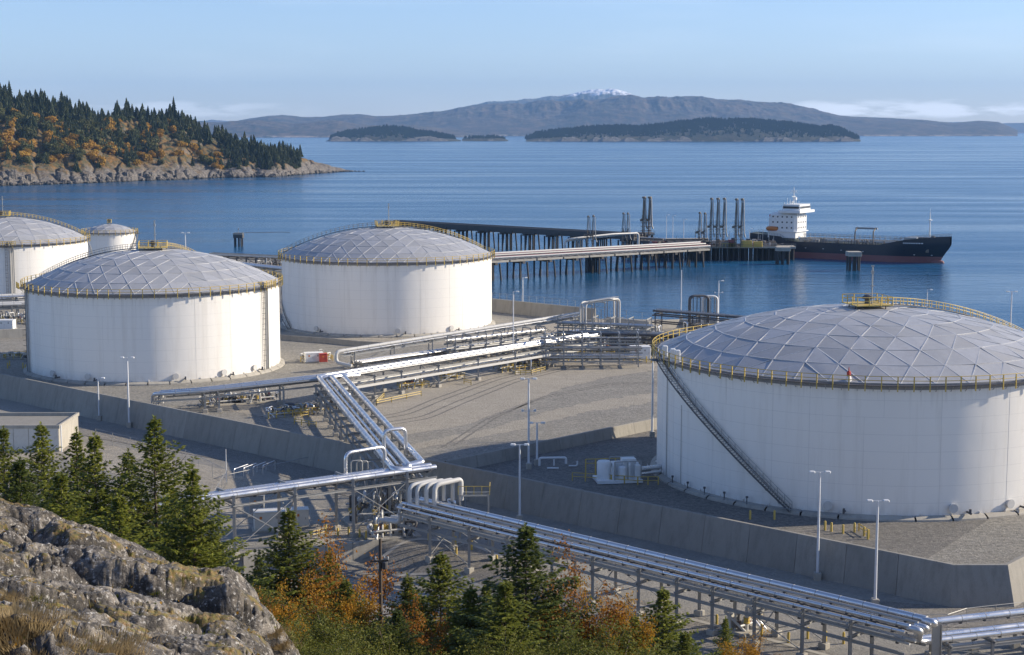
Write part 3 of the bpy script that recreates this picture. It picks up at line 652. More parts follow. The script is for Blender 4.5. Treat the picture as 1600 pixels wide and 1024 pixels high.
def tank(label, cx, a, yfront, H, rise, n, group='domed storage tanks', npost=72, z0=0, seams=True, courses=8, nv=26, top_mast=True, walk=None, plat=2.2, spiral=None, foundation=True, ladders=(), band=.9):
    c, Rr = solve_circle(cx, a, yfront, z0); c.z = z0
    t = thing('storage_tank', label, 'storage tank', c, 0, group)
    f = Vector((-c.x, -c.y, 0)).normalized(); rt = Vector((-f.y, f.x, 0))
    def pt(phi, r=Rr, z=0.0): return f * (math.cos(phi) * r) + rt * (math.sin(phi) * r) + V(0, 0, z)
    N = 128
    # shell, band under the gutter, foundation
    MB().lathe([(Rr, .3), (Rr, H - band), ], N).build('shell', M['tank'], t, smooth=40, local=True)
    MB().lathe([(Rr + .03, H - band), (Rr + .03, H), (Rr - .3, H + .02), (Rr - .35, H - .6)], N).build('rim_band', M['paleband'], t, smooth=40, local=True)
    if foundation:
        nb = 40; da = 2 * math.pi / nb
        me = MB().lathe([(Rr - .4, -.3), (Rr + 1.15, -.3), (Rr + 1.05, .25), (Rr + .35, .62), (Rr + .02, .66)], 4, a0=.004, a1=da - .004).mesh('foundation_block', M['concl'], 40)
        for k in range(nb): inst('foundation_block', me, t, rz=k * da)
        ch = MB().box((Rr + .10, 0, .85), (.2, .12, .3)).mesh('anchor_chair', M['tank'])
        for k in range(48): inst('anchor_chair', ch, t, rz=k * 2 * math.pi / 48 + .03)
    if seams:
        me = MB(); hz = H / courses
        for j in range(1, courses):
            me.lathe([(Rr, j * hz - .015), (Rr + .005, j * hz), (Rr, j * hz + .015)], N)
        o = me.build('ring_weld', M['seam'], t, smooth=60, local=True); o['kind'] = 'stuff'
        me = MB()
        for j in range(courses):
            for k in range(nv):
                ph = (k + (.31 if j >= courses - 2 and k % 3 == 0 else 0) + .12 * ((k * 7) % 5)) * 2 * math.pi / nv; p = pt(ph, Rr + .002)
                me.beam(p + V(0, 0, max(.35, j * hz)), p + V(0, 0, min(H - band, (j + 1) * hz)), .03, .014, up=Vector((p.x, p.y, 0)).normalized())
        o = me.build('vertical_weld', M['seam'], t, local=True); o['kind'] = 'stuff'
    # dome: sphere cap with triangular panels
    Rs = (Rr * Rr + rise * rise) / (2 * rise); pm = math.asin(Rr / Rs); zc = H + rise - Rs
    def dome(k, s):  # ring k of n, position s in 0..6k
        ph = pm * k / n
        if k == 0: return V(0, 0, zc + Rs)
        th = 2 * math.pi * s / (6 * k); return V(Rs * math.sin(ph) * math.cos(th), Rs * math.sin(ph) * math.sin(th), zc + Rs * math.cos(ph))
    prof = [(Rs * math.sin(pm * k / 12), zc - .25 + Rs * math.cos(pm * k / 12)) for k in range(12, -1, -1)]
    MB().lathe(prof, 48).build('dome_lining', M['under'], t, smooth=60, local=True)
    tris = []
    for k in range(1, n + 1):
        for s in range(k): tris.append((dome(k, s), dome(k, s + 1), dome(k - 1, s)))
        for s in range(k - 1): tris.append((dome(k - 1, s), dome(k, s + 1), dome(k - 1, s + 1)))
    rr = random.Random(int(cx)); q = 4
    for A, B, C in tris:
        cen = (A + B + C) / 3; sh = 1 - .035 * 6 / (A - B).length * .6
        A, B, C = cen + (A - cen) * sh, cen + (B - cen) * sh, cen + (C - cen) * sh
        vs = []; idx = {}; ed = (A - B).length
        bul = ed * rr.uniform(-.006, .010); up = (cen - V(0, 0, zc)).normalized()
        tl = Matrix.Rotation(rr.uniform(-.022, .022), 3, 'X') @ Matrix.Rotation(rr.uniform(-.022, .022), 3, 'Y')
        for i in range(q + 1):
            for j in range(q + 1 - i):
                a_, b_ = i / q, j / q; c_ = 1 - a_ - b_; idx[i, j] = len(vs); p = A * a_ + B * b_ + C * c_
                vs.append(cen + tl @ (p - cen) + up * (bul * 27 * a_ * b_ * c_))
        fs = []
        for i in range(q):
            for j in range(q - i):
                fs.append((idx[i, j], idx[i + 1, j], idx[i, j + 1]))
                if j < q - i - 1: fs.append((idx[i + 1, j], idx[i + 1, j + 1], idx[i, j + 1]))
        me = MB().add(vs, fs).mesh('roof_panel', M['dome'], 179)
        if me.polygons[0].normal.z < 0: me.flip_normals()
        for s6 in range(6): inst('roof_panel', me, t, rz=s6 * math.pi / 3)
    m = MB(); wb = .17 if n > 4 else .12
    for k in range(1, n + 1):
        for s in range(6 * k):
            p = dome(k, s)
            m.beam(p, dome(k, (s + 1) % (6 * k)), wb, .07)
            sec, r_ = divmod(s, k); m.beam(p, dome(k - 1, (sec * (k - 1) + r_) % max(1, 6 * (k - 1))), wb, .07)
            if r_ > 0: m.beam(p, dome(k - 1, (sec * (k - 1) + r_ - 1) % max(1, 6 * (k - 1))), wb, .07)
    o = m.build('roof_batten', M['batten'], t, local=True); o['kind'] = 'stuff'
    # rim walkway
    MB().lathe([(Rr + .05, H - .28), (Rr + .95, H - .28), (Rr + .95, H - .2), (Rr + .05, H - .2)], N).build('walkway', M['dsteel'], t, smooth=30, local=True)
    br = MB().beam(V(Rr + .03, 0, H - 1.15), V(Rr + .9, 0, H - .3), .07, .07).mesh('bracket', M['steel'])
    for k in range(npost): inst('bracket', br, t, rz=k * 2 * math.pi / npost + .01)
    rail_ring(t, lambda k: pt(2 * math.pi * k / npost, Rr + .9, H - .2), npost, h=1.3, pw=.15, pr=.05, extra=.85)
    # apex platform, vent and mast
    top = zc + Rs
    if plat:
        MB().box((0, 0, top + .45), (plat * 2, plat * 2, .14), rz=.2).build('apex_platform', M['yellow'], t, local=True)
        m = MB()
        for i in (-1, 1):
            for j in (-1, 1): m.beam(V(i * plat * .8, j * plat * .8, top - .5), V(i * plat * .8, j * plat * .8, top + .4), .14)
        m.build('platform_frame', M['dsteel'], t, local=True)
        sq = []; kk = 3
        R2 = Matrix.Rotation(.2, 3, 'Z')
        cs = [V(-1, -1, 0), V(1, -1, 0), V(1, 1, 0), V(-1, 1, 0)]
        for i in range(4):
            for j in range(kk): sq.append(R2 @ ((cs[i].lerp(cs[(i + 1) % 4], j / kk)) * plat) + V(0, 0, top + .5))
        rail_ring(t, lambda k: sq[k], 12, h=1.3, extra=.1, pw=.13, pr=.05)
        MB().lathe([(.45, 0), (.45, .7), (.9, .8), (.95, 1.0), (.5, 1.35), (.2, 1.5)], 12, c=(0, 0, top + .5)).build('roof_vent', M['dsteel'], t, smooth=40, local=True)
    if top_mast:
        MB().tube([V(.6, -.5, top + .5), V(.6, -.5, top + 6.6)], .11, 6).tube([V(.2, -.5, top + 3.4), V(1.0, -.5, top + 3.4)], .07, 5).box((.6, -.5, top + 5.6), (.4, .4, .5)).box((.6, -.5, top + 6.6), (.5, .2, .2)).build('mast', M['steel'], t, local=True)
    # walkway up the dome
    for wi, phw in enumerate(walk or ()):
        S = 22; A0, A1 = .05, 1.0; line = []
        for i in range(S + 1):
            ph = pm * (A0 + (A1 - A0) * i / S); d = pt(phw, 1); line.append(V(d.x * Rs * math.sin(ph), d.y * Rs * math.sin(ph), zc + Rs * math.cos(ph) + .25))
        side = Vector((-pt(phw, 1).y, pt(phw, 1).x, 0))
        stp = MB().box((0, 0, 0), (.5, 1.0, .05)).mesh('roof_step', M['dsteel'])
        for a, b in zip(line, line[1:]):
            for q_ in range(3): inst('roof_step', stp, t, loc=a.lerp(b, q_ / 3) + V(0, 0, .05), rz=math.atan2(pt(phw, 1).y, pt(phw, 1).x))
        for sg in (-1, 1):
            ln = [p + side * (.55 * sg) for p in line]
            MB().tube(ln, .07, 5).build('stringer', M['dsteel'], t, local=True)
            rail_ring(t, lambda k: ln[k], len(ln), mat_rail='steel' if wi else 'yellow', mat_post='steel' if wi else 'yellow', closed=False, h=1.15, extra=0, pw=.09, pr=.04)
        MB().tube([p + side * .8 + V(0, 0, .1) for p in line], .09, 6).build('roof_pipe', M['steel'], t, local=True)
    # spiral stair
    if spiral:
        p0, p1, ztop, zbot = spiral; n_ = 66 if ztop - zbot > 14 else 40; arc = abs(p1 - p0)
        phs = (lambda s: math.asin(math.sin(p0) + (math.sin(p1) - math.sin(p0)) * s)) if abs(p0) < 1.5 and p0 < 0 else (lambda s: p0 + (p1 - p0) * s)
        fnp = lambda s, r, dz=0: pt(phs(s), r, ztop + (zbot - ztop) * s + dz)
        steps = [fnp(i / n_, Rr + .75) for i in range(n_ + 1)]
        tr = MB().box((0, 0, 0), (1.0, .26, .05)).mesh('tread', M['steel'])
        for p in steps: inst('tread', tr, t, loc=p, rz=math.atan2(p.y, p.x))
        for r_, nm in ((Rr + .22, 'inner_stringer'), (Rr + 1.27, 'outer_stringer')):
            m = MB(); L = [fnp(i / 40, r_, -.05) for i in range(41)]
            for a, b in zip(L, L[1:]): m.beam(a, b, .07, .26)
            m.build(nm, M['dsteel'], t, local=True)
        for r_ in (Rr + 1.27, Rr + .25):
            L = [fnp(i / 20, r_) for i in range(21)]; pm_ = MB().box((0, 0, .6), (.07, .07, 1.2)).mesh('railing_post', M['steel'])
            for p in L: inst('railing_post', pm_, t, loc=p)
            for nm, z in (('handrail', 1.2), ('mid_rail', .65)): MB().tube([p + V(0, 0, z) for p in L], .04, 5).build(nm, M['steel'], t, local=True)
        m = MB()
        for i in range(0, n_, 6): a = fnp(i / n_, Rr); b = fnp(i / n_, Rr + 1.2, -.1); m.beam(a + V(0, 0, -1.1), b, .08)
        m.build('stair_bracket', M['steel'], t, local=True)
        e = fnp(0, Rr + .9); m = MB().box(e + V(0, 0, -.1), (2.4, 2.4, .1), rz=math.atan2(e.y, e.x)); m.build('landing', M['dsteel'], t, local=True)
    for ph in ladders:
        m1 = MB(); m2 = MB(); d = pt(ph, 1)
        s = Vector((-d.y, d.x, 0))
        for sg in (-.3, .3): m1.tube([pt(ph, Rr + .35, .4) + s * sg, pt(ph, Rr + .35, H + .8) + s * sg], .05, 5)
        m1.build('ladder_rail', M['dsteel'], t, local=True)
        rg = MB().box((0, 0, 0), (.05, .6, .05)).mesh('rung', M['dsteel'])
        for k in range(int(H / .5)): inst('rung', rg, t, loc=pt(ph, Rr + .35, .6 + k * .5), rz=math.atan2(d.y, d.x))
        for k in range(int((H - 3) / 1.2)):
            c0 = pt(ph, Rr + .35, 2.8 + k * 1.2); m2.tube([c0 + s * (-.4) , c0 + s * (-.42) + d * .45, c0 + d * .8, c0 + s * .42 + d * .45, c0 + s * .4], .025, 4)
        m2.build('ladder_cage', M['dsteel'], t, local=True)
        for k, (dx, r_) in enumerate(((1.1, .16), (1.7, .10), (2.2, .16))):
            L = [pt(ph, Rr + .3, .5) + s * dx, pt(ph, Rr + .3, H - .5) + s * dx, pt(ph, Rr + .3, H + .3) + s * (dx - .3), pt(ph, Rr - 1.2, H + .8) + s * (dx - .3)]
            MB().tube(fillet(L, .6), r_, 8).build('riser_pipe', M['steel'], t, smooth=60, local=True)
        p = pt(ph, Rr + 1.1, H - .2) + s * .6; MB().box(p, (1.8, 4.4, .1), rz=math.atan2(d.y, d.x)).build('landing', M['dsteel'], t, local=True)
        q4 = [pt(ph, Rr + 1.9, H - .15) + s * k for k in (-1.6, -.9, -.1, .7, 1.5, 2.3, 2.8)]; rail_ring(t, lambda k: q4[k], 7, closed=False, h=1.2, extra=.1, pw=.13, pr=.05)
    t['R'] = Rr; return t, c, Rr, pt, top
T4, c4, R4, pt4, top4 = tank('largest nearest domed storage tank with a dark stair slanting down its wall', 1346, 321, 811, 19.6, 7.2, 7, npost=96, walk=(R(128),), plat=3.0, spiral=(R(-69), R(-17), 19.0, .5), nv=24)
T2, c2, R2_, pt2, top2 = tank('wide white domed tank behind the long dike, caged ladder and pipes on its sunlit side', 245, 192, 601, 19.8, 7.6, 7, npost=76, walk=(R(150), R(-115)), plat=3.2, ladders=(R(55), R(-78)))
T3, c3, R3, pt3, top3 = tank('middle white domed tank in front of the dark jetty trestle', 606, 162.5, 527, 20.0, 7.6, 7, npost=72, walk=(R(110), R(-98)), plat=3.0, spiral=(R(-125), R(-62), 19.4, .5))
T1, c1, R1_, pt1, top1 = tank('white domed tank cut by the photo edge, thin stair on its sunny side', 8, 128, 484, 20.0, 7.2, 6, npost=60, walk=(R(100),), plat=2.6, spiral=(R(112), R(38), 19.4, 3), foundation=False, ladders=(R(2),))
T0, c0, R0, pt0, top0 = tank('small squat white tank nearest the sea, behind the two tanks beside it', 173, 39.5, 420, 14.2, 3.1, 3, npost=32, plat=.8, spiral=(R(80), R(30), 13.6, 3), foundation=False, top_mast=False, courses=5, nv=14, band=.5)
# small pipes and nozzles round the big tank's foot
m = MB(); 
for ph in (-58, -50, -43, -36, -29): p = c4 + pt4(R(ph), R4 + .6); m.tube([p, p + V(0, 0, 1.4)], .09, 6).box(p + V(0, 0, 1.5), (.35, .35, .25))
m.build('nozzle', M['dsteel'], T4, kind='stuff')
for T_, c_, pt_, R_, angs in ((T4, c4, pt4, R4, (-8, 22, 38)), (T2, c2, pt2, R2_, (-50, -30, 8, 30, 48)), (T3, c3, pt3, R3, (-40, 5, 35))):
    for a_ in angs:
        p = c_ + pt_(R(a_), R_, 0) + V(0, 0, 1.7); d_ = pt_(R(a_), 1.0); MB().tube([p, p + d_ * .45], .55, 14).tube([p + d_ * .45, p + d_ * .55], .68, 14).build('manway', M['seam'], T_, smooth=40)
        q = c_ + pt_(R(a_ + 4), R_, 0) + V(0, 0, 1.0); MB().tube([q, q + d_ * 1.3], .16, 8).box(q + d_ * 1.0 + V(0, 0, .35), (.3, .3, .5)).build('nozzle_valve', M['dsteel'], T_)
MB().tube([c4 + pt4(R(a), R4 + 1.6, .9) for a in range(-80, -1, 4)], .05, 5).build('perimeter_line', M['steel'], T4)
for a in (-22, 44): MB().tube([c4 + pt4(R(-68 + a * 0), R4 + .06, .7), c4 + pt4(R(-68), R4 + .06, 18)], .05, 5)
MB().tube([c4 + pt4(R(-64.5), R4 + .15, .7), c4 + pt4(R(-64.5), R4 + .15, 18.6)], .07, 6).build('drain_pipe', M['steel'], T4)
MB().tube([c4 + pt4(R(-55), R4 + .12, .7), c4 + pt4(R(-55), R4 + .12, 13)], .045, 6).build('drain_pipe', M['steel'], T4)
m = MB(); p = c4 + pt4(R(-4), R4 - .6, 19.4); m.lathe([(.5, 0), (.35, .9), (.25, 1.0), (.25, 1.5)], 10, c=p).build('roof_hatch', M['white'], T4)
MB().lathe([(.3, 0), (.3, .6), (.1, .75), (.04, 1.3)], 8, c=p + V(0, 0, 1.0)).build('hatch_cap', M['red'], T4)
m = MB()
for ph in (-66, -60, -57): p = c4 + pt4(R(ph), R4 + .3, 19.4); m.cbox(p + V(0, 0, 1.0), (.8, .8, 2.0), .1)
m.build('instrument_box', M['white'], T4, kind='stuff')
# ------------------------------------------------------------------ pipe racks
def offset_line(pts, off, dz=0.0):
    pts = [Vector(p) for p in pts]; out = []
    for i in range(len(pts)):
        ds = []
        if i > 0: d = pts[i] - pts[i - 1]; d.z = 0; ds.append(d.normalized())
        if i < len(pts) - 1: d = pts[i + 1] - pts[i]; d.z = 0; ds.append(d.normalized())
        ns = [Vector((d.y, -d.x, 0)) for d in ds]; n = sum(ns, Vector()).normalized(); n = n / max(.35, n.dot(ns[0]))
        out.append(pts[i] + n * off + V(0, 0, dz))
    return out
def rack(label, axis, width, pipes, bents, gzf, tiers=(0,), name='pipe_rack', brace_every=3, beams=True, post=.32, plinth=True, mat='steel', over=None, bands=True, group='pipe racks', knee=False):
    """axis: centre line at the height of the pipe supports; pipes: (offset, tier dz, radius, material)"""
    axis = [Vector(p) for p in axis]; t = thing(name, label, 'pipe rack', V(axis[0].x, axis[0].y, gzf(axis[0].x, axis[0].y)), 0, group)
    L = [0]
    for a, b in zip(axis, axis[1:]): L.append(L[-1] + (b - a).length)
    def at(s):
        for i in range(len(L) - 1):
            if s <= L[i + 1] + 1e-6: return axis[i].lerp(axis[i + 1], (s - L[i]) / (L[i + 1] - L[i])), (axis[i + 1] - axis[i]).normalized()
    hw = width / 2; prev = None
    for bi, s in enumerate(bents):
        p, d = at(min(s, L[-1])); dh = Vector((d.x, d.y, 0)).normalized(); n = Vector((dh.y, -dh.x, 0)); rz = math.atan2(n.y, n.x)
        feet = []
        for sg in (-1, 1):
            q = p + n * (hw * sg); g = gzf(q.x, q.y); tp = q.z + (over or 0)
            m = MB(); m.ibeam(V(q.x, q.y, g + .3), V(q.x, q.y, tp), post, post, .05); m.build('post', M[mat], t); feet.append((q, g))
            if plinth:
                m = MB(); m.cbox(V(q.x, q.y, g + .15), (1.0, 1.0, 1.0), .06, rz); m.build('plinth', M['concl'], t)
        for k, dz in enumerate(tiers):
            m = MB(); m.ibeam(feet[0][0] + V(0, 0, dz - .25) - n * .5, feet[1][0] + V(0, 0, dz - .25) + n * .5, .28, .34, .05); m.build('crossbeam', M[mat], t)
        if over: MB().ibeam(feet[0][0] + V(0, 0, over), feet[1][0] + V(0, 0, over), .2, .28).build('crossbeam', M[mat], t)
        if knee or bi % brace_every == 0:
            m = MB(); a, b = feet
            zt = min(tiers) - .5
            m.beam(V(a[0].x, a[0].y, a[1] + .8), b[0] + V(0, 0, zt), .11); m.beam(V(b[0].x, b[0].y, b[1] + .8), a[0] + V(0, 0, zt), .11); m.build('cross_brace', M[mat], t)
        if prev is not None and bi % brace_every == 1:
            for i in (0, 1):
                A, gA = prev[i]; B, gB = feet[i]; m = MB(); m.beam(V(A.x, A.y, gA + .9), B + V(0, 0, min(tiers) - .6), .1); m.beam(V(B.x, B.y, gB + .9), A + V(0, 0, min(tiers) - .6), .1); m.build('side_brace', M[mat], t)
        prev = feet
    if beams:
        for k, dz in enumerate(tiers):
            for sg in (-1, 1):
                m = MB(); ln = offset_line(axis, hw * sg, dz - .62)
                for a, b in zip(ln, ln[1:]): m.ibeam(a, b, .22, .34, .04)
                m.build('long_beam', M[mat], t)
    for off, dz, r, mt in pipes:
        ln = fillet(offset_line(axis, off, dz + r + .12), 1.6, 5); MB().tube(ln, r, 12).build('pipe', M[mt], t, smooth=60)
    if bands:  # cladding bands and pipe shoes
        m = MB(); ms = MB(); s = 1.0
        while s < L[-1]:
            p, d = at(s); dh = Vector((d.x, d.y, 0)).normalized(); n = Vector((dh.y, -dh.x, 0))
            for off, dz, r, mt in pipes:
                q = p + n * off + V(0, 0, dz + r + .12)
                if mt.startswith('pipe'): m.tube([q - d * .04, q + d * .04], r + .02, 10)
                ms.box(q - V(0, 0, r + .06), (.3, .3, .14), rz=math.atan2(d.y, d.x))
            s += 3.1
        m.build('cladding_band', M['steel'], t, kind='stuff'); ms.build('pipe_shoe', M['dsteel'], t, kind='stuff')
    return t
def bent_list(L, step, s0=1.0):
    n = max(1, round((L - 2 * s0) / step)); return [s0 + (L - 2 * s0) * i / n for i in range(n + 1)]
zero = lambda x, y: 0.0
gfun = lambda x, y: gz(x, y)
# rack D: long rack in front of the big tank, down to the lower corner
ZD = 2.4
D0, D1 = P(640, 792, ZD), P(1400, 975, ZD)
LD = (D1 - D0).length
pd = [(-2.2, .1, .42, 'pipe'), (-1.5, -.1, .10, 'dsteel'), (-1.0, 0, .20, 'pipe'), (-.4, .45, .16, 'steel'), (.2, -.1, .28, 'pipe'), (.75, -.1, .08, 'dsteel'), (1.3, .35, .24, 'pipe'), (1.75, -.1, .07, 'dsteel'), (2.25, 0, .18, 'pipe'), (-1.2, -1.5, .16, 'pipew'), (0.0, -1.5, .22, 'pipew'), (1.2, -1.5, .13, 'pipew')]
# pair of posts stands under the pipes; px columns of the photo
dx = [690, 752, 812, 882, 946, 1018, 1078, 1134, 1200, 1275, 1350]
DE = D1 + V(1.6, -2.2, 0)
rackD = rack('long elevated rack of silver pipes in front of the nearest tank', [D0, DE], 4.4, pd, [(at_x(D0, D1, x) - D0).length for x in dx], gfun, tiers=(0, -1.5), brace_every=4, post=.36)
# its end: pipes drop and turn towards the right rack
ZF = -.4
Fd = (P(1600, 983, ZF) - P(1452, 1000, ZF)).normalized()
F0, F1 = P(1462, 1000, ZF), P(1462, 1000, ZF) + Fd * 34
rackF = rack('low rack of three silver pipes beside the flat steel plate', [F0, F1], 3.6, [(-1.5, 1.0, .42, 'pipe'), (.1, 0, .40, 'pipe'), (1.4, 0, .34, 'pipe'), (.8, -.9, .2, 'pipew')], bent_list(34, 5.5, .6), lambda x, y: gz(x, y), tiers=(0,), brace_every=9)
dD = (DE - D0).normalized(); nD = Vector((dD.y, -dD.x, 0)).normalized(); nF = Vector((Fd.y, -Fd.x, 0))
for (o1, r), (o2, z2) in zip([(-2.0, .42), (-.35, .30), (1.15, .34)], [(-1.5, 1.0), (.1, 0), (1.4, 0)]):
    a = DE + nD * o1 + V(0, 0, r + .12); e = F0 + nF * o2 + V(0, 0, z2 + r + .12)
    L = [a - dD * .3, a + dD * 1.2, V(e.x, e.y, e.z) - Fd * 3.2, e + Fd * .1]
    MB().tube(fillet(L, 1.4, 6), r + .03, 12).build('connecting_pipe', M['pipe'], rackF, smooth=60)
pp = P(1465, 1010, -1); pp = PY(1463, 985, F0.y - 3); 
plt = thing('steel_plate_post', 'flat upright grey steel plate post in front of the corner pipes', 'post', V(pp.x, pp.y, gz(pp.x, pp.y)))
MB().box(V(pp.x, pp.y, (gz(pp.x, pp.y) + pp.z + .9) / 2), (1.05, .12, pp.z + .9 - gz(pp.x, pp.y)), .25).build('plate', M['steel'], plt)
MB().box(V(pp.x + .55, pp.y + .14, (gz(pp.x, pp.y) + pp.z + .6) / 2), (.1, .35, pp.z + .6 - gz(pp.x, pp.y)), .25).build('flange', M['steel'], plt)
# rack C: from the corner towards the trees
ZC = 4.6
C0, C1 = P(652, 737, ZC), P(180, 803, ZC)
rackC = rack('rack of fat silver pipes passing behind the spruces above the cream cabinets', [C0 + V(1.5, 1, 0), C1], 5.2, [(-2.2, .3, .42, 'pipe'), (-1.45, 0, .12, 'dsteel'), (-.8, .3, .42, 'pipe'), (0, 0, .14, 'steel'), (.6, .1, .36, 'pipe'), (1.4, 0, .16, 'dsteel'), (2.1, 0, .3, 'pipe')],
      [(at_x(C0, C1, x) - C0).length + 2 for x in (624, 540, 450, 355, 262, 190)], gfun, tiers=(0,), brace_every=2, post=.4, over=.9)
MB().tube([C0 + V(-1, -3.2, -.6), C1 + V(1.9, -2.6, -.6)], .06, 6).build('cable_tray', M['steel'], rackC)
# rack B: three fat pipes from the junction down to the corner
ZBk = 4.9
B0, B1 = P(518, 598, ZBk), P(632, 733, ZBk)
dB = (B1 - B0); LB = dB.length; dBn = dB.normalized(); nB = Vector((dBn.y, -dBn.x, 0))
def gB(x, y):
    w_ = WL + (WR - WL) * ((x - WL.x) / (WR.x - WL.x)); return 0.0 if y > w_.y + 2 else (2.0 if abs(y - w_.y) <= 2 else gz(x, y))
rackB = rack('steep rack of three fat silver pipes crossing the long dike wall between the two corners', [B0, B1], 6.6, [(-2.6, .3, .52, 'pipe'), (-.2, .3, .50, 'pipe'), (.9, .2, .26, 'pipe'), (2.4, .3, .52, 'pipe'), (-1.4, -1.6, .22, 'pipew'), (1.4, -1.6, .2, 'pipew')], bent_list(LB, 7.5, 1.5), gB, tiers=(0, -1.6), brace_every=2)
for off, oc in ((-2.6, .3), (-.2, -.9), (2.4, -2.1)):
    a = B1 + nB * off + V(0, 0, .92)
    dC = (C1 - C0).normalized(); nC = Vector((dC.y, -dC.x, 0)); e = C0 + dC * 2.2 + nC * oc + V(0, 0, .9)
    k = (a + dBn * 0); 
    # corner where the two pipe lines meet
    den = dBn.x * dC.y - dBn.y * dC.x; w_ = e - a; s_ = (w_.x * dC.y - w_.y * dC.x) / den; cpt = a + dBn * s_
    MB().tube(fillet([a - dBn * .4, cpt, e + dC * .3], 1.6, 8), .51, 14).build('elbow_pipe', M['pipe'], rackB, smooth=60)
dA = (P(980, 518, 5.0) - P(505, 594, 5.0)).normalized()
for off in (-2.6, -.2, 2.4):
    a = B0 + nB * off + V(0, 0, .92); MB().tube(fillet([a + dBn * .4, a - dBn * 1.6, a - dBn * 1.6 + dA * 2.6 + V(0, 0, -.2), a - dBn * 1.6 + dA * 4.2 + V(0, 0, -.3)], 1.3, 8), .50, 14).build('elbow_pipe', M['pipe'], rackB, smooth=60)
# expansion loops
def loop(par, a, b, h, r, off=V(0, 0, 0), mat='pipe'):
    a, b = Vector(a), Vector(b); MB().tube(fillet([a + off, a + off + V(0, 0, h), b + off + V(0, 0, h), b + off], 1.1, 6), r, 12).build('expansion_loop', M[mat], par, smooth=60)
a = PY(540, 724, C0.y - 4); b = PY(601, 706, C0.y + 1)
loop(rackB, V(a.x, a.y, 4.8), V(b.x, b.y, 4.8), 3.4, .28)
a = PY(600, 716, B1.y + 8); b = PY(634, 716, B1.y + 10)
loop(rackB, V(a.x, a.y, 5.0), V(b.x, b.y, 5.0), 4.2, .30)
for k in range(3):
    a = PY(548 + k * 9, 724, C0.y - 2 + k); MB().tube(fillet([V(a.x, a.y, 4.9), V(a.x, a.y, 6.6 - k * .3), V(a.x + 1.6, a.y + .6, 6.6 - k * .3), V(a.x + 1.6, a.y + .6, 4.9)], .4), .1, 8).build('small_loop', M['steel'], rackB, smooth=60)
# goosenecks feeding rack D
for k in range(4):
    off = (1.3, .4, -.9, -2.0)[k]; b = D0 + dD * (1.2 + k * .75) + nD * off * .8 + V(0, 0, .4)
    q = b + V(0, 0, 3.0); e = q + V(3.6, 2.8, .2); g = V(e.x, e.y, gz(e.x, e.y))
    MB().tube(fillet([b - V(0, 0, .2), q, e, e + V(.0, 0, -1.2), e + V(0, 0, -3)], 1.0, 6), (.3, .28, .32, .36)[k], 12).build('gooseneck_pipe', M['pipew'], rackD, smooth=60)
    b2 = D0 + dD * (-.6) + nD * off
    MB().tube(fillet([D0 + dD * .2 + nD * off + V(0, 0, .4), b2 + V(0, 0, .4), b2 + V(0, 0, -2.2), b2 + V(-3, 2, -2.2)], .9), .28, 10).build('feeder_pipe', M['pipew'], rackD, smooth=60)
gp = D0 + dD * 5 + V(5.5, 4, 0)
m = MB()
for i in (-2, 2):
    for j in (-1, 1): q = gp + V(i, j, 0); m.beam(V(q.x, q.y, gz(q.x, q.y)), V(q.x, q.y, 4.2), .2)
m.beam(gp + V(-2, -1, 1.7), gp + V(2, -1, 1.7), .2); m.beam(gp + V(-2, 1, 1.7), gp + V(2, 1, 1.7), .2); m.build('valve_platform_frame', M['steel'], rackD)
pr_ = [gp + V(-2.2 + 1.1 * k, -1.3, 1.9) for k in range(5)] + [gp + V(2.2, 1.3, 1.9)]
pm_ = MB().box((0, 0, .6), (.1, .1, 1.2)).mesh('railing_post', M['yellow']); o_ = wloc(rackD)
for p in pr_: inst('railing_post', pm_, rackD, loc=p - o_)
MB().tube([p + V(0, 0, 1.2) for p in pr_], .05, 5).build('top_rail', M['yellow'], rackD)
# rack A: across the middle of the yard
ZA = 5.0
A0, A1, A2, A3 = P(250, 619, 2.6), P(310, 615, 3.4), P(505, 594, ZA), P(925, 527, ZA)
pa = [(-2.4, .25, .24, 'pipew'), (-1.45, .25, .30, 'pipe'), (-.5, .25, .22, 'steel'), (.4, .25, .26, 'pipew'), (1.4, .25, .36, 'pipe'), (2.4, .25, .2, 'steel')]
ax = [318, 340, 440, 505, 571, 613, 671, 733, 791, 850, 905]
axis = [A0, A1, A2, A3]; 
def s_at(px):
    s = 0
    for a, b in zip(axis, axis[1:]):
        if px_of(a)[0] <= px <= px_of(b)[0]: return s + (at_x(a, b, px) - a).length
        s += (b - a).length
    return s
rackA = rack('long white pipe rack crossing the yard from the dike up to the far pipe arch', axis, 5.4, pa, [s_at(x) for x in ax], zero, tiers=(0,), brace_every=3, post=.34)
for sg in (-1,): 
    ln = offset_line([A2, A3], 3.3, -1.9); MB().beam(ln[0], ln[1], .25, .5).build('walkway_beam', M['pipew'], rackA)
    tr = offset_line([A2, A3], 1.5, -1.9)
    for o in (-1.2, .2, 1.4): MB().tube([p + V(o * .7, -o * .7, .3) for p in offset_line([A2, A3], 0, -1.9)], .18, 8).build('lower_pipe', M['pipew'], rackA, smooth=60)
# end of rack A at the dike
for off, dz, r, mt in pa:
    p = offset_line([A0, A1], off, dz + r + .12)[0]; d = (A0 - A1).normalized(); MB().tube(fillet([p - d * .3, p + d * .6, p + d * .6 + V(0, 0, -2.4)], .8), r + .02, 10).build('end_elbow', M[mt], rackA, smooth=60)
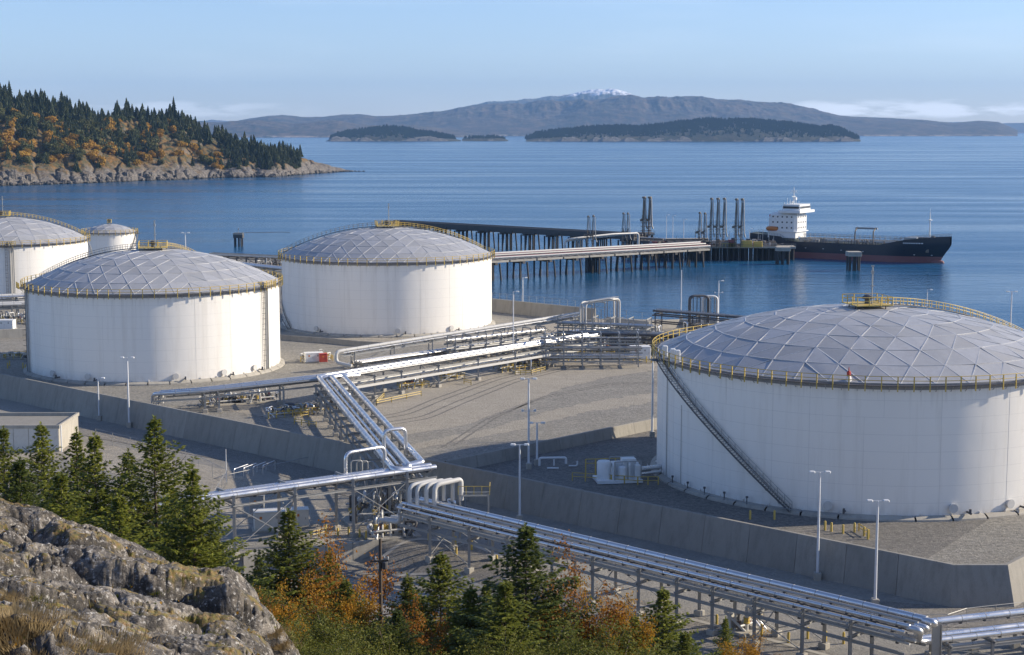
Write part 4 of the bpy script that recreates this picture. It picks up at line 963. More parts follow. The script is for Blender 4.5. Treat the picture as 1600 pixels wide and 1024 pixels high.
# single upper line on tall posts
U0, U1 = P(534, 552, 4.2), P(905, 493, 7.6)
U0 = V(U0.x, U0.y, 4.2)
rackU = rack('single silver pipe on slender tall posts above the yard rack', [U0, U1], 1.5, [(0, 0, .42, 'pipew'), (.8, -.1, .12, 'pipe')], bent_list((U1 - U0).length, 11, 3), zero, tiers=(0,), brace_every=5, post=.22, plinth=True, bands=True)
p = U0; MB().tube(fillet([p + V(.4, .3, .55), p + V(-1.2, -1.0, .4), p + V(-1.2, -1.0, -2.0), p + V(2.5, -2.5, -2.6)], 1.0), .42, 12).build('end_elbow', M['pipew'], rackU, smooth=60)
# second pipe bundle behind rack A (at the foot of tank 3)
G0, G1 = P(560, 568, 2.0), P(960, 512, 3.0)
rackG = rack('lower pipe bundle between the yard rack and the middle tank', [G0, G1], 4.0, [(-1.4, 0, .25, 'pipew'), (-.6, 0, .3, 'pipe'), (.4, 0, .3, 'pipew'), (1.3, 0, .22, 'pipe')], bent_list((G1 - G0).length, 9), zero, brace_every=2, post=.25)
# rack H: behind, right side, dark gantry beside the big tank
H0, H1 = P(1024, 488, 6.0), P(1215, 503, 6.0)
rackH = rack('dark steel gantry walkway with pipes beside the shore, behind the nearest tank', [H0, H1], 3.4, [(-1.0, .1, .3, 'steel'), (.2, .1, .25, 'pipew'), (1.1, .1, .3, 'dsteel')], bent_list((H1 - H0).length, 10), zero, brace_every=1, post=.3, mat='dsteel', tiers=(0, -2.0))
m = MB(); pr_ = [H0.lerp(H1, k / 14) + V(0, -1.8, 0) for k in range(9)]
for p in pr_: m.beam(p, p + V(0, 0, 1.3), .07)
for z in (.7, 1.3): m.tube([p + V(0, 0, z) for p in pr_], .05, 5)
m.build('walkway_railing', M['steel'], rackH)
def arch(label, a, b, h, r, mat, npipe=3, dy=.9, legs=True, name='pipe_arch', frame='steel'):
    a, b = Vector(a), Vector(b); t = thing(name, label, 'pipe arch', (a.x, a.y, 0)); n = Vector((-(b - a).y, (b - a).x, 0)).normalized()
    for k in range(npipe):
        o = n * (dy * k); MB().tube(fillet([V(a.x, a.y, .0) + o, V(a.x, a.y, h) + o, V(b.x, b.y, h) + o, V(b.x, b.y, 0) + o], 1.4, 6), r, 10).build('pipe', M[mat], t, smooth=60)
    for f_ in (.12, .5, .88):
        p = a.lerp(b, f_)
        for o in (-.6, dy * npipe): q = p + n * o; MB().beam(V(q.x, q.y, 0), V(q.x, q.y, h - r - .1), .22).build('post', M[frame], t)
        MB().beam(V(p.x, p.y, h - r - .15) - n * .8, V(p.x, p.y, h - r - .15) + n * (dy * npipe + .2), .2).build('crossbeam', M[frame], t)
    return t
pa_ = P(915, 545, 0); pb_ = P(964, 541, 0)
ar = arch('tall arch of white pipes standing at the far end of the yard rack', (pa_.x, pa_.y, 0), (pb_.x + 1, pb_.y + 6, 0), 11.6, .24, 'pipew', 3, .9)
for k in range(5): q_ = pa_.lerp(pb_, k / 4); MB().beam(V(q_.x, q_.y + 2.2, 0), V(q_.x, q_.y + 2.2, 9.5 - (k % 2) * 2), .2).beam(V(q_.x, q_.y + 2.2, 7), V(q_.x + 2, q_.y + 3, 7), .15).build('post', M['steel'], ar)
MB().beam(V(pa_.x + .5, pa_.y - .5, 12.1), V(pb_.x, pb_.y + 4, 12.3), 1.4, .1).build('top_walkway', M['steel'], ar)
q = P(1078, 520, 0)
arch('dark steel portal frame carrying pipes above the gantry', (q.x, q.y, 0), (q.x + 5.2, q.y + 1, 0), 10.0, .25, 'dsteel', 2, 1.2, frame='dsteel')
q = P(1098, 518, 0)
arch('white goose-necked pipe pair above the shore gantry', (q.x, q.y, 0), (q.x + 4.0, q.y + .5, 0), 9.7, .28, 'white', 2, .8)
# left block of pipes between the ribbed tank and the photo edge
K0, K1 = P(-60, 458, 7), P(60, 455, 7)
rack('white pipe rack in front of the tank cut by the frame', [P(-90, 470, 5.5), P(78, 463, 5.5)], 4.5, [(-1.6, .1, .42, 'pipew'), (-.5, .1, .3, 'pipew'), (.6, .1, .5, 'pipew'), (1.6, .1, .3, 'pipe')], [3, 12, 21, 30], zero, tiers=(0, -2.2), brace_every=1)
rack('lower white pipe bundle at the left edge below the upper rack', [P(-90, 482, 4.2), P(62, 477, 4.2)], 3.2, [(-1.0, .1, .5, 'pipew'), (.3, .1, .3, 'pipew'), (1.1, .1, .3, 'pipew')], [3, 11, 19, 26], zero, tiers=(0,), brace_every=1)
# behind, between the two middle tanks: distant rack
rack('distant rack of white piping seen between the two middle tanks', [P(360, 412, 2.5), P(470, 424, 2.5)], 5, [(-2, 0, .35, 'pipew'), (-1, 0, .4, 'pipew'), (0, 0, .3, 'pipew'), (1, 0, .4, 'pipe'), (2, 0, .3, 'pipew')], bent_list(34, 6), zero, tiers=(0, -1.4), brace_every=2)
rack('distant pipe rack with dark deck at the shore', [P(330, 399, 3.5), P(470, 405, 3.5)], 6, [(-2, 0, .3, 'rusty'), (-1, 0, .5, 'deckdark'), (1, 0, .5, 'concl'), (2, 0, .3, 'pipew')], bent_list(40, 5), zero, tiers=(0,), brace_every=2, mat='dsteel')
# rack stretch between rack A's end and the big tank (dense, dark)
Q0, Q1 = P(905, 522, 4.0), P(1075, 527, 4.0)
rack('dense rack of dark pipes in front of the shore wall', [Q0, Q1], 6, [(-2.4, .1, .3, 'steel'), (-1.6, .1, .25, 'dsteel'), (-.8, .1, .3, 'pipe'), (.2, .1, .35, 'steel'), (1.2, .1, .25, 'pipe'), (2.2, .1, .3, 'dsteel'), (-1.5, -1.6, .3, 'dsteel'), (.5, -1.6, .3, 'steel')], bent_list((Q1 - Q0).length, 6), zero, tiers=(0, -1.6), brace_every=1, mat='dsteel', plinth=False)
# tall multi-level frames at the far end of the yard
for lab, a, b, ti, ov, wd in (('tall grey steel frame with three pipe levels, right of the yard rack', P(845, 531, 6.4), P(1003, 531, 6.4), (0, -2.2, -4.2), 1.6, 5), ('second tall pipe frame, behind the pipe arch and nearer the sea wall', P(870, 506, 6), P(1020, 512, 6), (0, -2.4), 2.2, 5), ('slender frame of thin pipes in front of the middle tank, right end', P(700, 535, 5.0), P(850, 515, 5.5), (0, -2.0), 1.4, 3)):
    a.z = b.z = a.z; rack(lab, [a, b], wd, [(-wd * .4 + wd * .8 * k / 5, ti[k % len(ti)], (.14, .22, .3, .12, .26, .18)[k], ('pipew', 'steel', 'pipe', 'dsteel', 'steel', 'pipew')[k]) for k in range(6)], bent_list((b - a).length, 4.6), zero, tiers=ti, brace_every=2, over=ov, post=.24, plinth=False)
# ------------------------------------------------------------------ valve stations, cabinets, small plant
def valve_station(label, p, wx, wy, h, seed, rz=0.0, rails=True, g=None):
    r = random.Random(seed); z = p[2]; t = thing('valve_station', label, 'valve station', p, rz, g)
    MB().cbox((0, 0, .1), (wx + .8, wy + .8, .3), .05).build('concrete_base', M['concl'], t, local=True)
    n = max(3, int(wx / .8))
    for i in range(n):
        x = -wx / 2 + wx * (i + .5) / n; y = r.uniform(-wy / 3, wy / 3); rr = r.choice((.12, .17, .22)); hh = h * r.uniform(.55, 1)
        mt = r.choice(('pipew', 'pipe', 'steel', 'steel', 'dsteel'))
        L = [V(x, y, 0), V(x, y, hh), V(x + r.uniform(-1.4, 1.4), y + r.choice((-1, 1)) * wy * .4, hh), V(x + r.uniform(-.5, .5), y + r.choice((-1, 1)) * wy * .4, .2)]
        MB().tube(fillet(L, .45), rr, 8).build('pipe', M[mt], t, smooth=60, local=True)
        zz = hh * r.uniform(.35, .6); v = MB().lathe([(rr + .02, -.35), (rr + .2, -.35), (rr + .2, -.27), (rr + .1, -.2), (rr + .14, 0), (rr + .1, .2), (rr + .2, .27), (rr + .2, .35), (rr + .02, .35)], 10, c=(x, y, zz))
        v.build('valve_body', M[r.choice(('valve', 'rusty', 'yellow'))], t, smooth=30, local=True)
        w_ = MB().tube([V(x + .5, y + .28 * math.cos(a), zz + .28 * math.sin(a)) for a in [k * math.pi / 5 for k in range(10)]], .035, 4, closed=True).tube([V(x, y, zz), V(x + .5, y, zz)], .05, 5); w_.build('hand_wheel', M[r.choice(('yellow', 'red', 'valve'))], t, local=True)
    for k in range(2): MB().tube([V(-wx / 2, (k - .5) * wy * .6, h * (.3 + .2 * k)), V(wx / 2, (k - .5) * wy * .6, h * (.3 + .2 * k))], .15, 8).build('header_pipe', M['pipew'], t, smooth=60, local=True)
    for k in range(3): x = r.uniform(-wx / 2, wx / 2); MB().cbox((x, wy * .3, h * .35), (.7, .6, h * .6), .05).build('instrument_box', M[r.choice(('cabinet', 'steel', 'white'))], t, local=True)
    if rails:
        cs = [V(-wx / 2 - .6, -wy / 2 - .6, .2), V(wx / 2 + .6, -wy / 2 - .6, .2), V(wx / 2 + .6, wy / 2 + .6, .2), V(-wx / 2 - .6, wy / 2 + .6, .2)]; sq = []
        for a, b in zip(cs[:3], cs[1:]):
            k = max(2, int((b - a).length / 1.6)); sq += [a.lerp(b, i / k) for i in range(k)]
        rail_ring(t, lambda k: sq[k], len(sq), closed=False, h=1.15, extra=.1, pw=.15, pr=.06)
    return t
vs_ = [
 ('cluster of valves and pipes with yellow rails under the middle of the yard rack', (800, 578, 0), 9, 4, 3.0, 1, .7), ('valve cluster under the yard rack nearest the middle tank', (838, 571, 0), 5, 3.5, 2.6, 2, .7),
 ('yellow railed valve station below the tall pipe arch', (928, 553, 0), 8, 5, 4.5, 3, .1), ('valve station right of the pipe arch beside the white tank boxes', (978, 549, 0), 7, 4, 3.6, 4, .1),
 ('valve station at the steep rack foot behind the long dike', (480, 645, 0), 6, 4, 2.6, 5, .5), ('tangle of small valves where the yard rack starts behind the dike', (345, 632, 0), 8, 2.5, 2.4, 6, .5),
 ('valve station beside the ribbed tank foot with a red patch of equipment', (492, 563, 0), 6.5, 4, 2.6, 7, .3), ('pipe manifold in the shade under the corner where racks meet', (610, 838, -3.1), 7, 4, 3.6, 8, .4),
 ('second shaded manifold under the rack corner nearer the dike', (655, 812, -3.1), 8, 4, 3.4, 9, .4), ('small dark pump group under the lower end of the long rack', (1165, 985, -3.2), 4, 3, 3.2, 10, .7),
 ('yellow-railed valve group at the left edge between the tanks', (20, 505, 0), 9, 4, 3.6, 11, 0), ('distant valve group with yellow rails between the two middle tanks', (425, 421, 0), 10, 4, 4.5, 12, 0),
 ('valve group under the dark shore gantry', (1090, 528, 0), 9, 4, 4.6, 13, .2), ('small valve group in front of the middle tank foot', (560, 575, 0), 5, 2.5, 1.9, 14, .5), ('low valve row by the far end of the middle tank', (700, 560, 0), 8, 2.5, 2.0, 15, .7)]
vs_ += [
 ('tall valve manifold at the far foot of the yard rack, next to the arch', (880, 556, 0), 7, 5, 5.2, 21, .4), ('dark piping tangle just left of the white equipment box', (950, 543, 0), 8, 5, 5.5, 22, .2), ('dark manifold behind the white equipment box', (1010, 538, 0), 8, 5, 5.0, 23, .1),
 ('low valves between the two pipe bundles in front of the middle tank', (740, 553, 0), 9, 3, 2.6, 24, .6), ('valve skid beneath the yard rack near the long yellow barrier', (640, 606, 0), 6, 3, 2.8, 25, .6), ('valve skid under the yard rack by the short yellow barrier', (700, 592, 0), 5, 3, 2.6, 26, .6),
 ('cluster of small pipes under the near start of the yard rack', (400, 628, 0), 9, 3, 3.0, 27, .5), ('valve row behind the dike wall, left of the steep rack', (445, 650, 0), 7, 3, 2.4, 28, .5), ('pipe manifold beneath the steep rack just inside the dike', (520, 640, 0), 5, 4, 3.6, 29, .5),
 ('shaded pipe manifold directly under the rack corner', (585, 815, -3.1), 8, 5, 5.0, 30, .3), ('piping cluster beside the goose-necked pipes', (700, 815, -3.1), 6, 3, 3.4, 31, .3), ('small ground valves left of the wide tank', (25, 560, 0), 6, 3, 2.0, 32, 0)]
for lab, (x, y, z), a, b, h, sd_, rz in vs_:
    p = P(x, y, z); valve_station(lab, V(p.x, p.y, z if z == 0 else gz(p.x, p.y)), a, b, h, sd_, rz, rails=sd_ not in (6, 8, 9, 10, 14, 22, 23, 27, 29, 30, 31))
def cabinet(label, p, d, rz=.05, name='equipment_cabinet', doors=2, mat='cabinet', roof=True):
    t = thing(name, label, 'cabinet', p, rz, None)
    MB().cbox((0, 0, .12), (d[0] + .5, d[1] + .5, .24), .04).build('plinth', M['concl'], t, local=True)
    MB().cbox((0, 0, .24 + d[2] / 2), d, .05).build('housing', M[mat], t, local=True)
    if roof: MB().cbox((0, 0, .24 + d[2] + .06), (d[0] + .16, d[1] + .16, .12), .04).build('lid', M[mat], t, local=True)
    for k in range(doors):
        w_ = d[0] / doors; x = -d[0] / 2 + w_ * (k + .5); dr = MB().cbox((x, -d[1] / 2 - .02, .24 + d[2] * .48), (w_ - .14, .05, d[2] * .84), .01).build('door', M[mat], t, local=True)
        MB().box((x + w_ * .32, -d[1] / 2 - .07, .24 + d[2] * .5), (.06, .06, .3)).build('handle', M['dsteel'], dr, local=True)
        MB().box((x - w_ * .1, -d[1] / 2 - .05, .24 + d[2] * .72), (.36, .02, .4)).build('warning_sign', M['orange'] if k == 0 else M['steel'], t, local=True)
    return t
def onp(x, y, z=-3.0): p = P(x, y, z); return V(p.x, p.y, gz(p.x, p.y) if z < -.5 else 0)
cabinet('large cream equipment cabinet with an orange mark, on the pad under the fat pipes', onp(422, 828), (4.6, 2.4, 2.6), .22)
cabinet('cream cabinet with small dark vents, standing beside the larger cabinet', onp(468, 823), (2.6, 2.0, 2.4), .22, doors=1)
cabinet('weathered grey cabinet half hidden behind the large cream cabinet', onp(402, 806), (2.2, 2.0, 3.0), .1, doors=1, mat='steel')
cabinet('large white equipment box at the rim of the nearest tank, by the yellow bollards', P(1000, 561), (4.6, 3.0, 2.8), .1, doors=2, mat='white')
cabinet('white control box on the ground at the left edge between the tanks', P(6, 515), (6, 3.0, 2.4), 0, doors=3, mat='white')
cabinet('red and white equipment skid beside the wide tank', P(490, 566), (4.2, 2.4, 2.0), .3, doors=2, mat='white')
cabinet('small red housing next to the white equipment skid', P(505, 567), (1.8, 1.6, 1.9), .3, doors=1, mat='red')
# building at the lower left
bp = P(93, 706, -3); t = thing('utility_building', 'low flat-roofed pale building behind the spruces at the left edge', 'building', V(bp.x, bp.y, -3))
W_, Dp, Hh = 22, 13, 4.6
MB().prism([(-W_, 0), (0, 0), (0, Dp), (-W_, Dp)], 0, Hh - .3).build('wall', M['concl'], t, local=True)
for k in range(8): MB().box((-W_ / 8 * (k + .5), -.04, Hh / 2), (W_ / 8 - .12, .08, Hh - .5)).build('wall_panel', M['cabinet'], t, local=True)
MB().box((-W_ / 2, Dp / 2, Hh - .35), (W_ - .5, Dp - .5, .12)).build('roof', M['conc'], t, local=True)
for c_, d_ in (((-W_ / 2, 0, Hh), (W_ + .4, .4, .6)), ((-W_ / 2, Dp, Hh), (W_ + .4, .4, .6)), ((0, Dp / 2, Hh), (.4, Dp - .42, .6)), ((-W_, Dp / 2, Hh), (.4, Dp - .42, .6))): MB().box(c_, d_).build('parapet', M['concl'], t, local=True)
MB().tube([V(.5, -.3, 0), V(.5, -.3, Hh + .3)], .12, 8).build('downpipe', M['white'], t, local=True)
# pumps and vessels beside the big tank
sp = P(965, 752, 0); t = thing('pump_skid', 'white pump skid with round vessels and yellow rails beside the nearest tank', 'pump skid', (sp.x, sp.y, 0), .15)
MB().cbox((0, 0, .35), (7.2, 4.4, .5), .05).build('skid_base', M['white'], t, local=True)
for x, y, w_, d_, h_ in ((1.9, .9, 2.2, 1.8, 2.9), (0, 1.2, 1.6, 1.4, 2.3), (2.9, -1.2, .9, .9, 2.2)): MB().cbox((x, y, .6 + h_ / 2), (w_, d_, h_), .06).build('pump_housing', M['white'], t, local=True)
m = MB()
for x in (-.9, 1.2, 3.3):
    for y in (-2.0, 2.0): m.beam(V(x, y, .6), V(x, y, 3.5), .14)
for y in (-2.0, 2.0): m.beam(V(-.9, y, 3.5), V(3.3, y, 3.5), .14)
m.build('skid_frame', M['steel'], t, local=True)
for x, y, r_, h_ in ((-2.3, -.4, 1.1, 2.6), (.5, -1.2, .7, 1.7)): MB().lathe([(r_, 0), (r_, h_), (r_ * .85, h_ + .22), (.2, h_ + .35)], 20, c=(x, y, .6)).build('vessel', M['white'], t, smooth=40, local=True)
for x, y in ((-1, -1.5), (1.6, -1.3), (3.0, -1)): MB().tube(fillet([V(x, y, .6), V(x, y, 3.0), V(x, y + 1.6, 3.0), V(x + .6, y + 2, 1.2)], .5), .2, 8).build('pipe', M['white'], t, smooth=60, local=True)
MB().tube(fillet([V(3, 1.0, 1.5), V(9.5, 3.5, 1.5)], .5), .38, 10).build('tank_pipe', M['pipe'], t, smooth=60, local=True)
MB().tube(fillet([V(3, .2, .9), V(9.5, 2.6, .9)], .5), .25, 10).build('tank_pipe', M['pipe'], t, smooth=60, local=True)
sq = [V(-7 + k * 1.9, 1.4 - k * .9, 0) for k in range(5)] + [V(2.5 + k * 1.6, -3.2 - k * .2, 0) for k in range(3)]; rail_ring(t, lambda k: sq[k], 8, closed=False, h=1.3, extra=0, pw=.16, pr=.06)
sq = [V(-4.5 + k * 1.6, 3.2, 1.5) for k in range(6)]; rail_ring(t, lambda k: sq[k], 6, closed=False, h=1.5, extra=1.5, pw=.16, pr=.07)
t = thing('hydrant_piping', 'small white right-angled hydrant pipes at the foot of the pole inside the dike', 'hydrant', P(858, 728))
o = wloc(t)
for L, r_ in (([(-1.6, 0, 0), (-1.6, 0, 1.3), (2.8, .3, 1.3), (2.8, .3, .3)], .2), ([(.8, .1, 1.3), (.8, .1, 0)], .12), ([(3.2, -1, .2), (4.6, -1, .2), (4.6, -1, 1.0)], .13), ([(-.4, -2.6, .15), (1.5, -2.6, .15)], .16)): MB().tube(fillet([V(*q_) for q_ in L], .35), r_, 8).build('pipe', M['white'], t, smooth=60, local=True)
# fence/pipe frame beyond the spruces
t = thing('hoop_stand', 'thin white pipe hoops on the ground between the dike and the fat pipes', 'pipe hoops', onp(405, 742)); o = wloc(t)
for k in range(4):
    a = onp(366 + k * 15, 748 - k * 2); b = onp(388 + k * 14, 740 - k * 2); MB().tube(fillet([a, a + V(0, 0, 1.6), b + V(0, 0, 1.6), b], .3), .08, 6).build('hoop', M['pipe'], t)
MB().tube([onp(360, 752) + V(0, 0, 1.2), onp(520, 720) + V(0, 0, 1.6)], .05, 5).build('cable', M['steel'], t)
# ------------------------------------------------------------------ yellow bollards and barriers
bme = MB().lathe([(.16, 0), (.16, 1.15), (.13, 1.24), (.04, 1.28)], 10).mesh('bollard', M['yellow'], 40)
ORD = ['first', 'second', 'third', 'fourth', 'fifth', 'sixth', 'seventh', 'eighth', 'ninth', 'tenth', 'eleventh', 'twelfth', 'thirteenth', 'fourteenth']
def bollards(pts, where):
    where = where.replace('along the far side of the dirt road by the arch', 'by the dirt road under the arch').replace('on the gravel at the foot of the nearest tank', 'at the foot of the nearest tank').replace('on the shaded pad near the cream cabinets', 'near the cream cabinets').replace('under the upper end of the long rack', 'under the upper long rack').replace('under the lower end of the long rack', 'under the lower long rack').replace('left of the wide tank in its shade', 'in the shade of the wide tank')
    pts = sorted(pts)
    for i, (x, y, z) in enumerate(pts):
        p = P(x, y, z); tag(inst('bollard', bme, None, loc=(p.x, p.y, gz(p.x, p.y) if z < -.5 else 0), scale=(1.0, 1.0, rnd.uniform(.95, 1.1))), (ORD[i] + ' yellow bollard from the left ' + where), 'bollard', 'bollards ' + where)
bollards([(509, 832, -3), (545, 836, -3), (562, 840, -3), (572, 843, -3), (645, 838, -3), (646, 832, -3), (600, 838, -3), (528, 838, -3)], 'on the shaded pad near the cream cabinets')
bollards([(712, 852, -3), (737, 860, -3), (776, 882, -3), (799, 868, -3), (713, 868, -3), (858, 868, -3), (670, 845, -3)], 'under the upper end of the long rack')
bollards([(861, 566, 0), (873, 567, 0), (899, 565, 0), (915, 562, 0), (945, 560, 0), (975, 566, 0), (985, 567, 0), (989, 567, 0), (999, 567, 0), (1010, 566, 0), (1018, 567, 0), (955, 562, 0), (888, 566, 0), (930, 562, 0)], 'along the far side of the dirt road by the arch')
bollards([(1289, 829, 0), (1299, 831, 0), (1317, 834, 0), (1335, 832, 0), (1350, 838, 0), (1356, 843, 0), (1210, 812, 0), (1172, 812, 0)], 'on the gravel at the foot of the nearest tank')
bollards([(1232, 1004, -3), (1262, 998, -3), (1318, 1006, -3), (1290, 1002, -3), (1120, 975, -3), (1190, 992, -3)], 'under the lower end of the long rack')
bollards([(40, 578, 0), (36, 576, 0), (12, 576, 0), (45, 574, 0), (15, 572, 0)], 'left of the wide tank in its shade')
def barrier(label, a, b, n, h=1.1, g='yellow pipe barriers'):
    a, b = Vector(a), Vector(b); t = thing('pipe_barrier', label, 'barrier', a, 0, g)
    for k in range(n + 1): p = a.lerp(b, k / n); MB().box(p + V(0, 0, h / 2), (.16, .16, h)).build('post', M['yellow'], t)
    for z in (h - .1, h * .5): MB().tube([a + V(0, 0, z), b + V(0, 0, z)], .07, 6).build('rail', M['yellow'], t)
    return t
barrier('long yellow barrier beside the dirt road, nearest the steep rack', P(588, 634), P(658, 619), 3)
barrier('yellow barrier corner turning from the road towards the yard rack', P(588, 634), P(600, 622), 1)
barrier('short yellow barrier at a rack post in the middle of the yard', P(725, 600), P(736, 602), 1)
barrier('yellow barrier in front of the valve cluster by the road', P(805, 586), P(830, 586), 3)
barrier('yellow barrier angled beside the valve cluster, facing the road', P(830, 586), P(852, 580), 3)
barrier('yellow barrier around the ground valves at the steep rack', P(460, 663), P(494, 668), 3)
barrier('second yellow barrier behind the ground valves at the steep rack', P(462, 655), P(482, 652), 2)
barrier('yellow barrier beside the cream cabinet pad', onp(486, 842), onp(510, 836), 2)
barrier('yellow barrier by the white box of the nearest tank', P(985, 568), P(1022, 568), 3)
barrier('low yellow barrier on gravel below the nearest tank', P(1342, 830), P(1358, 840), 1)
# ------------------------------------------------------------------ light poles
def pole(label, p, ztop, kind=2, r=.13, base=True, rz=0.0, g='lamp posts around the terminal', arms=()):
    t = thing('light_pole', label, 'light pole', p, rz, g); h = ztop - p[2]
    if base: MB().cbox((0, 0, .45), (.9, .9, 1.1), .06).build('concrete_base', M['concl'], t, local=True)
    MB().tube([V(0, 0, .4), V(0, 0, h)], r, 10, r2=r * .7).build('shaft', M['lamp'], t, smooth=60, local=True)
    if kind >= 1: MB().beam(V(-.75 if kind == 2 else 0, 0, h), V(.75, 0, h), .09).build('lamp_arm', M['lamp'], t, local=True)
    for s in ((-1, 1) if kind == 2 else (1,) if kind == 1 else ()):
        MB().cbox((s * 1.0, 0, h + .03), (.75, .5, .26), .08).build('lamp_head', M['white'], t, local=True)
    for z in arms: MB().beam(V(-.9, 0, z), V(.9, 0, z), .08).cbox((-1.0, 0, z + .1), (.4, .35, .35), .05).cbox((1.0, 0, z + .1), (.4, .35, .35), .05).build('camera_arm', M['lamp'], t, local=True)
    return t
def pole_px(label, x, yb, yt, z=-3.0, **k):
    p = P(x, yb, z); b = V(p.x, p.y, gz(p.x, p.y) if z < -.5 else z); ztop = PY(x, yt, p.y).z; return pole(label, b, ztop, **k)
pole_px('tall double-headed lamp post on an orange-striped base in front of the long dike wall', 202, 668, 559, r=.2)
pole_px('shorter lamp post with a rusty foot, in front of the wide tank', 155, 657, 591, r=.15, kind=1)
pole_px('double-headed lamp post standing before the dike of the nearest tank, right of its stair', 1277, 906, 738, r=.19)
pole_px('double-headed lamp post nearest the bend of the dike wall', 1367, 948, 783, r=.19)
pole_px('lamp post between the long rack and the dike, in front of the hydrant pipes', 812, 815, 695, r=.19)
pole_px('tallest pole inside the dike with cameras part-way up', 826, 733, 592, z=0, r=.2, arms=(9.6,), kind=2)
pole_px('short lamp post inside the dike beside the tall camera pole', 839, 727, 661, z=0, r=.2)
pole_px('slim pole standing against the edge of the nearest tank', 1019, 683, 552, z=0, r=.2, kind=0)
pole_px('lamp post behind the dome of the nearest tank at the right edge', 1577, 560, 456, z=0, r=.2)
pole_px('lamp post with crossarm by the shore behind the gantry', 1122, 517, 439, z=0, r=.2, arms=(10.5,), kind=1)
pole_px('slender bare mast by the shore behind the gantry', 1064, 500, 422, z=0, r=.15, kind=0)
pole_px('lamp post in front of the sea wall rising out of the yard rack', 802, 566, 456, z=0, r=.18, kind=1)
pole_px('pale lamp post on the sea wall behind the middle tank', 817, 490, 434, z=0, r=.15, kind=1)
pole_px('double lamp post seen over the dome of the wide tank', 292, 470, 364, z=0, r=.18)
pole_px('lamp post rising behind the dome of the nearest tank', 1447, 520, 453, z=0, r=.15, kind=1)
pole_px('thin pole at the corner of the chain-link fence', 354, 757, 702, r=.08, kind=0, base=False)
# fences
def fence(label, pts, h, step, wires=4, mat='steel', name='wire_fence', barb=True):
    pts = [Vector(p) for p in pts]; t = thing(name, label, 'fence', pts[0]); ps = []
    for a, b in zip(pts, pts[1:]):
        k = max(1, round((b - a).length / step)); ps += [a.lerp(b, i / k) for i in range(k)]
    ps.append(pts[-1]); me = MB().tube([V(0, 0, 0), V(0, 0, h)], .05, 6).mesh('post', M[mat]); o = wloc(t)
    for p in ps: inst('post', me, t, loc=p - o)
    m = MB()
    for k in range(wires): m.tube([p + V(0, 0, h * (k + .3) / wires) for p in ps], .018, 3, cap=False)
    m.tube([p + V(0, 0, h) for p in ps], .035, 4); m.build('wire', M[mat], t, kind='stuff')
    return t
fence('thin wire fence behind the spruces, before the dike', [onp(150, 690), onp(290, 724), onp(355, 757), onp(330, 800)], 2.4, 6, 5)
fence('pipe railing on top of the sea wall behind the middle tank', [V(-6, 486.5, 3.8), V(18.5, 463.5, 3.8)], 1.8, 3.2, 3)
fence('thin fence along the shore behind the gantry', [V(24, 459, 2), V(46, 451, 0), V(68, 451, 0), V(92, 427, 0)], 2.4, 5, 3)
fence('low wire fence beside the bend of the dike wall', [onp(1395, 985), onp(1480, 985), onp(1510, 975), onp(1600, 965)], 1.9, 4, 4)
# wooden utility pole near the camera
up_ = PY(594, 842, 112); gzz = gz(up_.x, up_.y); t = thing('utility_pole', 'weathered wooden utility pole with a crossarm rising among the autumn bushes', 'utility pole', V(up_.x, up_.y, gzz))
hh = up_.z - gzz; MB().tube([V(0, 0, 0), V(0, 0, hh)], .15, 10, r2=.11).build('shaft', M['bark'], t, smooth=60, local=True)
MB().beam(V(-.75, -.15, hh - 1.65), V(.6, -.15, hh - 1.55), .1, .12).build('crossarm', M['bark'], t, local=True)
for x in (-.65, -.35, .3, .55): MB().lathe([(.03, 0), (.07, .08), (.05, .16), (.08, .2), (.03, .3)], 8, c=(x, -.15, hh - 1.55)).build('insulator', M['steel'], t, local=True)
MB().lathe([(.18, 0), (.2, .1), (.2, .5), (.12, .58)], 10, c=(.32, -.1, hh - 2.2)).build('transformer', M['dsteel'], t, local=True)
